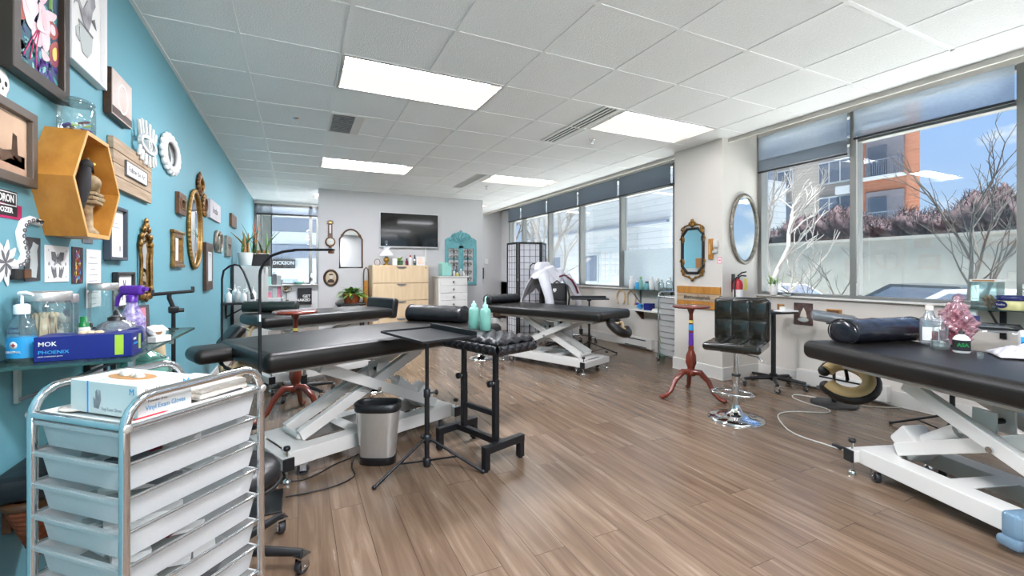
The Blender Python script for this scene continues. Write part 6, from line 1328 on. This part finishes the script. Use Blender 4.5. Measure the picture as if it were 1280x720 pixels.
for k in range(8): m.ball((rn.uniform(-.04, .04), rn.uniform(-.04, .04), .03+.008*k), (.035, .035, .02), M_purple if k % 2 else M_cyan, 8, 5)
solo('cloth_bundle', 'purple and blue bundle on the low shelf under the far window', 'cloth', m, (4.73, 5.30, .622)); solo('blue_box', 'royal blue box on the low shelf under the far window', 'box', MB().box((0, 0, .05), (.11, .12, .10), M_blue), (4.72, 5.09, .631), .1, bevel=.003); solo('paper_stack', 'white paper stack on the low shelf under the far window', 'paper', MB().box((0, 0, .012), (.16, .18, .024), M_paper).box((.01, .01, .03), (.15, .16, .012), M_cream), (4.72, 4.86, .631), .15)
for y, l in ((5.62, 'pale wooden horseshoe hoop on the wall, nearer the glass shelf'), (5.88, 'pale wooden horseshoe hoop on the wall, farther from the glass shelf')): solo('wall_hoop', l, 'wall ornament', MB().tube([(.10*cos(a), .13*sin(a), .014) for a in [R(-50+280*k/20) for k in range(21)]], .014, M_maple, 8), (XG-.001, y, .77), RC, 'wooden hoops under the far window')
t = thing('spray_bottle', 'yellow green spray bottle on the floor beside the far drawer cart', 'spray bottle', (4.62, 4.74, 0)); part('body', bottle(MB(), .05, .22, M_mintc, None, .018, sh=.7), t); part('trigger_head', MB().lathe([(.022, .21), (.022, .24)], M_lime).rbox((0, 0, .27), (.10, .035, .06), .014, M_lime, 4).tube([(-.04, 0, .26), (-.06, 0, .2)], .009, M_lime, 6), t)
def heater(label, y0, y1):
    t = thing('baseboard_heater', label, 'heater', (XG-.016, (y0+y1)/2, 0), RC if False else 0, 'baseboard heaters'); L_ = y1-y0
    part('casing', MB().box((-.035, 0, .105), (.07, L_, .15), M_trim).box((-.03, L_/2-.09, .105), (.078, .18, .156), M_trim), t, bevel=.006); part('slot', MB().box((-.071, -.06, .15), (.004, L_-.35, .016), M_ink).box((-.071, -.06, .045), (.004, L_-.3, .012), M_ink), t)
heater('white baseboard heater under the far windows', 5.10, 5.90); heater('white baseboard heater behind the right treatment table', 2.14, 2.95)

# ================================================================ PIER AND RECESS
YC = 3.439
def onpier(name, label, cat, y0, y1, z0, z1): return thing(name, label, cat, (4.249, (y0+y1)/2, (z0+z1)/2), RC), abs(y1-y0), z1-z0
t, w, h = onpier('gilt_mirror', 'octagonal black and gold carved mirror on the pier above the plank sign', 'mirror', 3.65, 4.04, 1.08, 1.83)
oc8 = lambda w, h, c: [(-w/2+c, -h/2), (w/2-c, -h/2), (w/2, -h/2+c), (w/2, h/2-c), (w/2-c, h/2), (-w/2+c, h/2), (-w/2, h/2-c), (-w/2, -h/2+c)]
q8 = oc8(w*.80, h*.70, .075); part('mirror', MB().prism(q8, .006, .01, M_mirror), t); m = MB().tube([(x, y, .014) for x, y in q8], .016, M_ink, 8, True); part('inner_frame', m, t, 'black inner frame'); m = MB()
for s in (-1, 1):
    for a0, b0 in ((.40, .18), (.40, -.18), (.36, -.34), (.36, .33)): m.tube([(s*w*a0+.03*cos(a)*s*(1-a/9), h*b0+.04*sin(a), .018) for a in [k*.5 for k in range(14)]], .008, M_gold, 6)
    m.tube([(s*w*.42, h*.28, .016), (s*w*.30, h*.40, .016), (s*w*.12, h*.42, .016), (0, h*.40, .016)], .010, M_gold, 6); m.tube([(s*w*.42, -h*.28, .016), (s*w*.28, -h*.40, .016), (s*w*.1, -h*.42, .016), (0, -h*.47, .016)], .010, M_gold, 6)
    m.tube([(s*w*.42, h*.25, .014), (s*w*.42, -h*.25, .014)], .008, M_gold, 6)
for x, y, r in ((0, h*.47, .03), (-.035, h*.43, .024), (.035, h*.43, .024), (0, h*.41, .03), (0, -h*.46, .022), (-.05, -h*.42, .018), (.05, -h*.42, .018)): m.ball((x, y, .018), (r, r, r*.5), M_gold, 10, 6)
part('carving', m, t)
solo('wood_holder', 'narrow wooden holder on the pier beside the octagonal mirror', 'wall holder', MB().rbox((0, 0, .012), (.06, .235, .024), .008, M_pine, 3).box((0, .0, .028), (.02, .12, .01), M_pine_e), (4.249, 3.585, 1.465), RC)
t = thing('wall_control', 'white wall thermostat with grey dial on the pier', 'wall plate', (4.249, 3.515, 1.50), RC); part('housing', MB().rbox((0, .02, .015), (.06, .085, .03), .008, M_trim, 3), t); part('lower_panel', MB().rbox((-.015, -.07, .012), (.06, .03, .024), .006, M_cardg, 3), t)
t = thing('notice_sticker', 'small pink and white notice sticker near the pier corner', 'sticker', (4.249, 3.475, 1.335), RC); part('sheet', MB().box((0, 0, .001), (.062, .07, .002), M_paper).rring(.062, .07, .008, .002, .003, M_pink), t); part('mark', MB().box((0, .0, .0025), (.03, .02, .001), M_pink), t)
t, w, h = onpier('plank_sign', 'honey coloured plank sign with dark lettering on the pier behind the cherry table', 'sign', 3.455, 4.075, .775, 1.035); m = MB()
for k in range(3): m.box((0, h*(-.333+.333*k), .012), (w, h/3-.003, .024), [M_pine, M_barn, M_pine][k])
part('plank', m, t, bevel=.002); text('#tattoosbyphelt', .062, M_ink, t, (-.01, 0, .0245), (0, 0, 0), .0005, sx=.95, bold=.001)
t = thing('oval_mirror', 'large oval mirror with grey carved frame on the recess wall', 'mirror', (4.59, YC, 1.695), RP); w, h = .45, .78
part('mirror', MB().prism(oval(w*.9, h*.94), .012, .016, M_mirror), t); m = MB().tube([(x, y, .018) for x, y in oval(w*.96, h*.97, 56)], .022, M_silver, 8, True)
for k in range(56): a = 2*pi*k/56; m.ball((w*.51*cos(a), h*.505*sin(a), .02), (.014, .014, .014), M_silver, 6, 4)
part('frame', m, t)
t = thing('fire_extinguisher', 'red fire extinguisher with yellow tag hanging on the recess wall', 'fire extinguisher', (4.42, YC-.06, .86)); part('cylinder', MB().lathe([(.045, 0), (.052, .01), (.052, .21), (.04, .245), (.018, .26), (.018, .275)], M_red, n=24), t); part('valve', MB().lathe([(.02, .27), (.02, .29), (.001, .29)], M_black, n=12).tube([(0, 0, .285), (.05, -.01, .305), (.11, -.02, .30)], .008, M_black, 8).tube([(0, 0, .30), (.05, -.01, .335), (.11, -.02, .345)], .008, M_black, 8), t)
part('hose', MB().tube([(-.01, 0, .28), (-.05, -.01, .27), (-.065, -.01, .2), (-.06, -.01, .02)], .009, M_black, 8), t); part('label', MB().lathe([(.0527, .05), (.0527, .15)], M_paper, n=24), t); part('tag', MB().at((.06, -.055, .205), (R(90), 0, R(15))).box((0, 0, 0), (.085, .13, .002), M_yellow), t, 'yellow tag'); part('bracket', MB().box((0, .056, .22), (.05, .008, .2), M_black), t)

# ================================================================ RIGHT WALL
def onright(name, label, cat, y0, y1, z0, z1): return thing(name, label, cat, (XG-.001, (y0+y1)/2, (z0+z1)/2), RC), abs(y1-y0), z1-z0
t, w, h = onright('photo_print', 'dark sepia photo print on the wall under the right window', 'photo', 2.825, 3.02, .64, .875); part('sheet', MB().box((0, 0, .003), (w, h, .006), mat('sepia_dark', '#3b2a28', .6, c2='#6b5650', scale=14)), t); part('figure', MB().prism([(-.035, -.03), (.04, -.035), (.03, .02), (.005, .07), (-.02, .02)], .006, .007, M_cream).ball((0, -.06, .006), (.06, .025, .001), M_cardg, 10, 4), t)
t, w, h = onright('wood_plaque', 'small orange brown wooden plaque under the right window', 'plaque', 2.55, 2.69, .76, .832); part('plaque', MB().rbox((0, 0, .008), (w, h, .016), .005, M_pine, 3), t); part('grain_panel', MB().box((0, 0, .017), (w-.03, h-.02, .003), M_walnut), t)
t = thing('potted_plant', 'small spiky plant in a white pot on the right window sill', 'plant', (4.80, 3.22, .947)); part('pot', MB().lathe([(.035, 0), (.052, .12), (.046, .12), (.043, .10), (.001, .10)], M_trim, n=20), t); blades(t, (0, 0, .10), 14, 31, .13, [M_green, M_dgreen, M_lime], .10, .014)
t = thing('potted_plant', 'tiny grey succulent dish on the sill beside the white pot', 'plant', (4.80, 3.07, .947)); part('dish', MB().lathe([(.035, 0), (.045, .02), (.001, .018)], M_cardg, n=16), t); m = MB(); leafy(m, (0, 0, .015), 24, .05, .018, [M_print, M_dgreen], 3, 1.0, .4); part('leaf', m, t, kind='stuff')
t = thing('glass_shelf', 'glass shelf with black brackets under the right window', 'shelf', (0, 1.15, 0)); part('glass_top', MB().box((4.70, 0, .932), (.29, .98, .010), M_shelf), t)
for y in (.28, -.30): part('bracket', MB().box((4.838, y, .82), (.016, .035, .24), M_steel_k).tube([(4.60, y, .92), (4.83, y, .74)], .009, M_steel_k, 6).box((4.72, y, .921), (.24, .02, .012), M_steel_k), t)
part('clip', MB().box((4.62, .38, .90), (.03, .05, .05), M_paper).box((4.61, .38, .875), (.02, .06, .012), M_black), t)
t = thing('display_box', 'clear acrylic box with brown star shaped pieces on the right glass shelf', 'box', (4.66, 1.46, .938)); part('box', MB().box((-.068, 0, .10), (.004, .14, .20), M_glass).box((.068, 0, .10), (.004, .14, .20), M_glass).box((0, -.068, .10), (.14, .004, .20), M_glass).box((0, .068, .10), (.14, .004, .20), M_glass).box((0, 0, .002), (.14, .14, .004), M_glass), t)
part('lid', MB().box((0, 0, .208), (.15, .15, .018), M_card).box((-.0765, 0, .208), (.002, .12, .01), M_kraft), t); m = MB()
for k in range(3): m.at((-.02+.02*k, -.01*k, .05), (R(80), R(30*k), .5*k)).prism([((.055 if q % 2 == 0 else .022)*cos(q*pi/5), (.055 if q % 2 == 0 else .022)*sin(q*pi/5)) for q in range(10)], -.006, .006, M_kraft)
part('star_piece', m, t)
t = thing('jelly_tub', 'yellow jelly tub with wide blue lid at the right edge, on the glass shelf', 'tub', (4.58, 1.31, .938)); part('body', MB().lathe([(.058, 0), (.068, .008), (.07, .06), (.066, .075)], mat('pale_yellow_jelly', '#e3dfa0', .3), n=28), t); part('lid', MB().lathe([(.074, .07), (.076, .074), (.076, .10), (.07, .104), (.001, .104)], M_navy, n=28), t)
part('label', MB().at((-.0565, .037, .04), (R(90), 0, R(-122))).prism(oval(.085, .052, 28), .0, .005, M_navy), t, 'navy oval label'); text('Vaseline', .02, M_paper, t, (-.061, .0405, .04), (R(90), 0, R(-122)), .0004)
t = jar('white filled jar with steel lid at the right edge behind the jelly tub', (4.72, 1.24, .938), .055, .16); part('filling', MB().lathe([(.05, .003), (.05, .135), (.001, .138)], M_cream, n=20), t)
# things on the right table
def T4p(x, y, dz=0):
    a = math.atan2(-.951, -.309); return (3.045+x*cos(a)-y*sin(a), .80+x*sin(a)+y*cos(a), .767+dz)
t = thing('jug_bottle', 'frosted jug with red and white label standing on the right table', 'bottle', (3.480, 1.345, .767), R(-60)); part('body', MB().rbox((0, 0, .085), (.09, .07, .17), .02, M_wrap, 4).lathe([(.035, .16), (.02, .20), (.018, .215)], M_wrap, n=16), t); part('cap', MB().lathe([(.02, .21), (.02, .24), (.001, .241)], M_cream, n=14), t); part('label', MB().box((0, -.0355, .07), (.075, .002, .08), M_paper).box((.02, -.037, .06), (.03, .002, .055), M_dkred), t)
m = MB()
def pbag(u, v):
    a = 2*pi*u; r = (.062*sin(pi*min(1, .15+.78*v))+.014)*(1+.16*sin(3*a+v*11)+.13*sin(5*a-v*19)+.10*sin(9*a+v*27)+.08*sin(14*a-v*40)); return (r*cos(a), r*sin(a), .005+.25*v)
m.grid(pbag, 64, 36, M_pinkwrap, .002, False); m.tube([(0, 0, .25), (.005, .0, .275), (.03, 0, .285), (.04, .01, .27)], [.014, .02, .03, .012], M_pinkwrap, 8)
t = thing('plastic_bag', 'crumpled clear and pink plastic bag behind the frosted jug', 'bag', (3.62, 1.27, .767)); part('bag', m, t); part('bottle', bottle(MB(), .03, .18, M_pink, M_pink, .012, .03), t, 'pink bottle inside the bag')
t = thing('squeeze_bottle', 'clear empty squeeze bottle in front of the jug on the right table', 'bottle', (3.350, 1.245, .767)); part('body', MB().lathe([(.038, 0), (.042, .008), (.042, .05), (.030, .07), (.034, .09), (.034, .12), (.016, .14), (.014, .16)], M_glass, n=24), t); part('liquid', MB().lathe([(.001, .003), (.038, .004), (.038, .03), (.001, .03)], M_wrap, n=20), t); part('cap', MB().lathe([(.017, .155), (.017, .17), (.006, .175), (.004, .195), (.001, .196)], M_wrap, n=12), t)
t = thing('ink_bottle', 'small white bottle with black label and green lettering on the right table', 'bottle', (3.295, 1.135, .767), R(-62)); part('body', MB().lathe([(.03, 0), (.036, .006), (.036, .075), (.026, .092), (.013, .10), (.012, .108)], M_paper, n=24), t); part('label', MB().lathe([(.0367, .014), (.0367, .072)], M_ink, n=24), t, 'black label'); part('cap', MB().lathe([(.015, .104), (.015, .116), (.005, .12), (.004, .135), (.001, .136)], M_black, n=12), t)
text('ASA', .026, M_gcap, t, (0, -.0372, .046), (R(90), 0, 0), .0006, bold=.001)
def cl(u, v):
    x = (u-.5)*.40; y = (v-.5)*.26; return (x, y+.02*sin(u*7), .004+(.035*abs(sin(u*9.1+v*7))+.025*abs(sin(u*15-v*11+1))+.015*abs(sin(u*31+v*23)))*sin(pi*u)**.6*sin(pi*v)**.6)
solo('crumpled_cloth', 'crumpled white paper cloth on the right table near the right edge', 'cloth', MB().grid(cl, 56, 40, mat('crumpled_white_sheet', '#c4c2c8', .7, var=.03), .003), (3.46, .86, .768), R(-60))
solo('small_cup', 'tiny clear ink cup on the right table before the white cloth', 'cup', MB().lathe([(.012, 0), (.014, .03), (.012, .03), (.010, .003), (.001, .003)], M_glass, n=14), (3.170, 1.02, .768))
t = thing('lotion_bottle', 'white bottle with blue label on the far side of the right table', 'bottle', (4.60, 1.18, .0)); t.location = (3.66, .98, .767); part('body', MB().rbox((0, 0, .06), (.085, .055, .12), .018, M_paper, 4), t); part('label', MB().box((-.005, -.0285, .05), (.07, .002, .07), M_cyan).box((-.005, -.0295, .04), (.06, .001, .03), M_blue), t); part('cap', MB().lathe([(.018, .118), (.018, .14), (.001, .141)], M_paper, n=14), t)
t.rotation_euler = (0, 0, R(-60))
t = thing('tattoo_machine', 'dark rotary machine and clip cord lying on the covered tray behind the right table', 'machine', (4.10, 1.42, .862), R(-40)); part('body', MB().tube([(-.09, 0, .015), (0, 0, .018), (.05, 0, .02)], [.008, .012, .018], M_black, 12).rbox((.08, 0, .025), (.05, .04, .05), .01, M_navy, 4), t); part('cord', MB().tube([(-.09, 0, .012), (-.12, .03, .008), (-.08, .06, .006), (0, .05, .006)], .004, M_ink, 6), t)
# things on the quilted armrest
for x, y, l, s in ((1.135, 2.99, 'mint squeeze bottle on the quilted armrest, left of the pair', 0), (1.175, 2.87, 'mint wash bottle with bent nozzle on the quilted armrest, right of the pair', 1)):
    t = thing('wash_bottle', l, 'bottle', (x, y, .803), R(30)); part('body', MB().lathe([(.034, 0), (.038, .006), (.038, .135), (.03, .152), (.017, .158)], M_mintc, n=24), t); part('cap', MB().lathe([(.019, .155), (.019, .178), (.008, .184), (.006, .20), (.001, .20)], M_mint, n=16), t)
    if s: part('nozzle', MB().tube([(0, 0, .19), (0, 0, .225), (.012, 0, .235)], .005, M_mint, 8), t)
    part('liquid', MB().lathe([(.001, .004), (.035, .005), (.035, .05), (.001, .05)], M_mint, n=20), t)
# cables on the floor
def cable(label, pts, r, mm):
    P = [Vector((x, y, r+.0005)) for x, y in pts]; Q = []
    for i in range(len(P)-1):
        p0, p1, p2, p3 = P[max(i-1, 0)], P[i], P[i+1], P[min(i+2, len(P)-1)]
        for k in range(6): u = k/6; Q.append(.5*((2*p1)+(-p0+p2)*u+(2*p0-5*p1+4*p2-p3)*u*u+(-p0+3*p1-3*p2+p3)*u**3))
    return MB().tube(Q+[P[-1]], r, mm, 6)
t = thing('power_cable', 'white power cable curling over the floor to the right table', 'cable', (0, 0, 0)); part('wire', cable('', [(4.80, 2.06), (4.6, 2.22), (4.42, 2.68), (4.28, 2.68), (4.20, 2.50), (4.19, 2.33), (4.08, 2.26), (3.85, 2.40), (3.66, 2.41), (3.47, 2.26), (3.33, 2.07), (3.32, 1.85), (3.34, 1.58)], .005, M_cable_w), t); part('inline_switch', MB().at((3.335, 1.78, .014), (0, 0, R(80))).rbox((0, 0, 0), (.07, .03, .024), .008, M_black, 4), t)
solo('power_cable', 'thin black cable on the floor by the front left table caster', 'cable', cable('', [(-.15, 2.88), (.05, 2.865), (.2, 2.99), (.30, 3.05), (.36, 3.10)], .004, M_black)); solo('power_cable', 'black cable on the floor running from lamp base to behind the steel bin', 'cable', cable('', [(-.06, 2.68), (.06, 2.68), (.2, 2.70), (.30, 2.78), (.30, 2.92), (.33, 3.06)], .004, M_black))
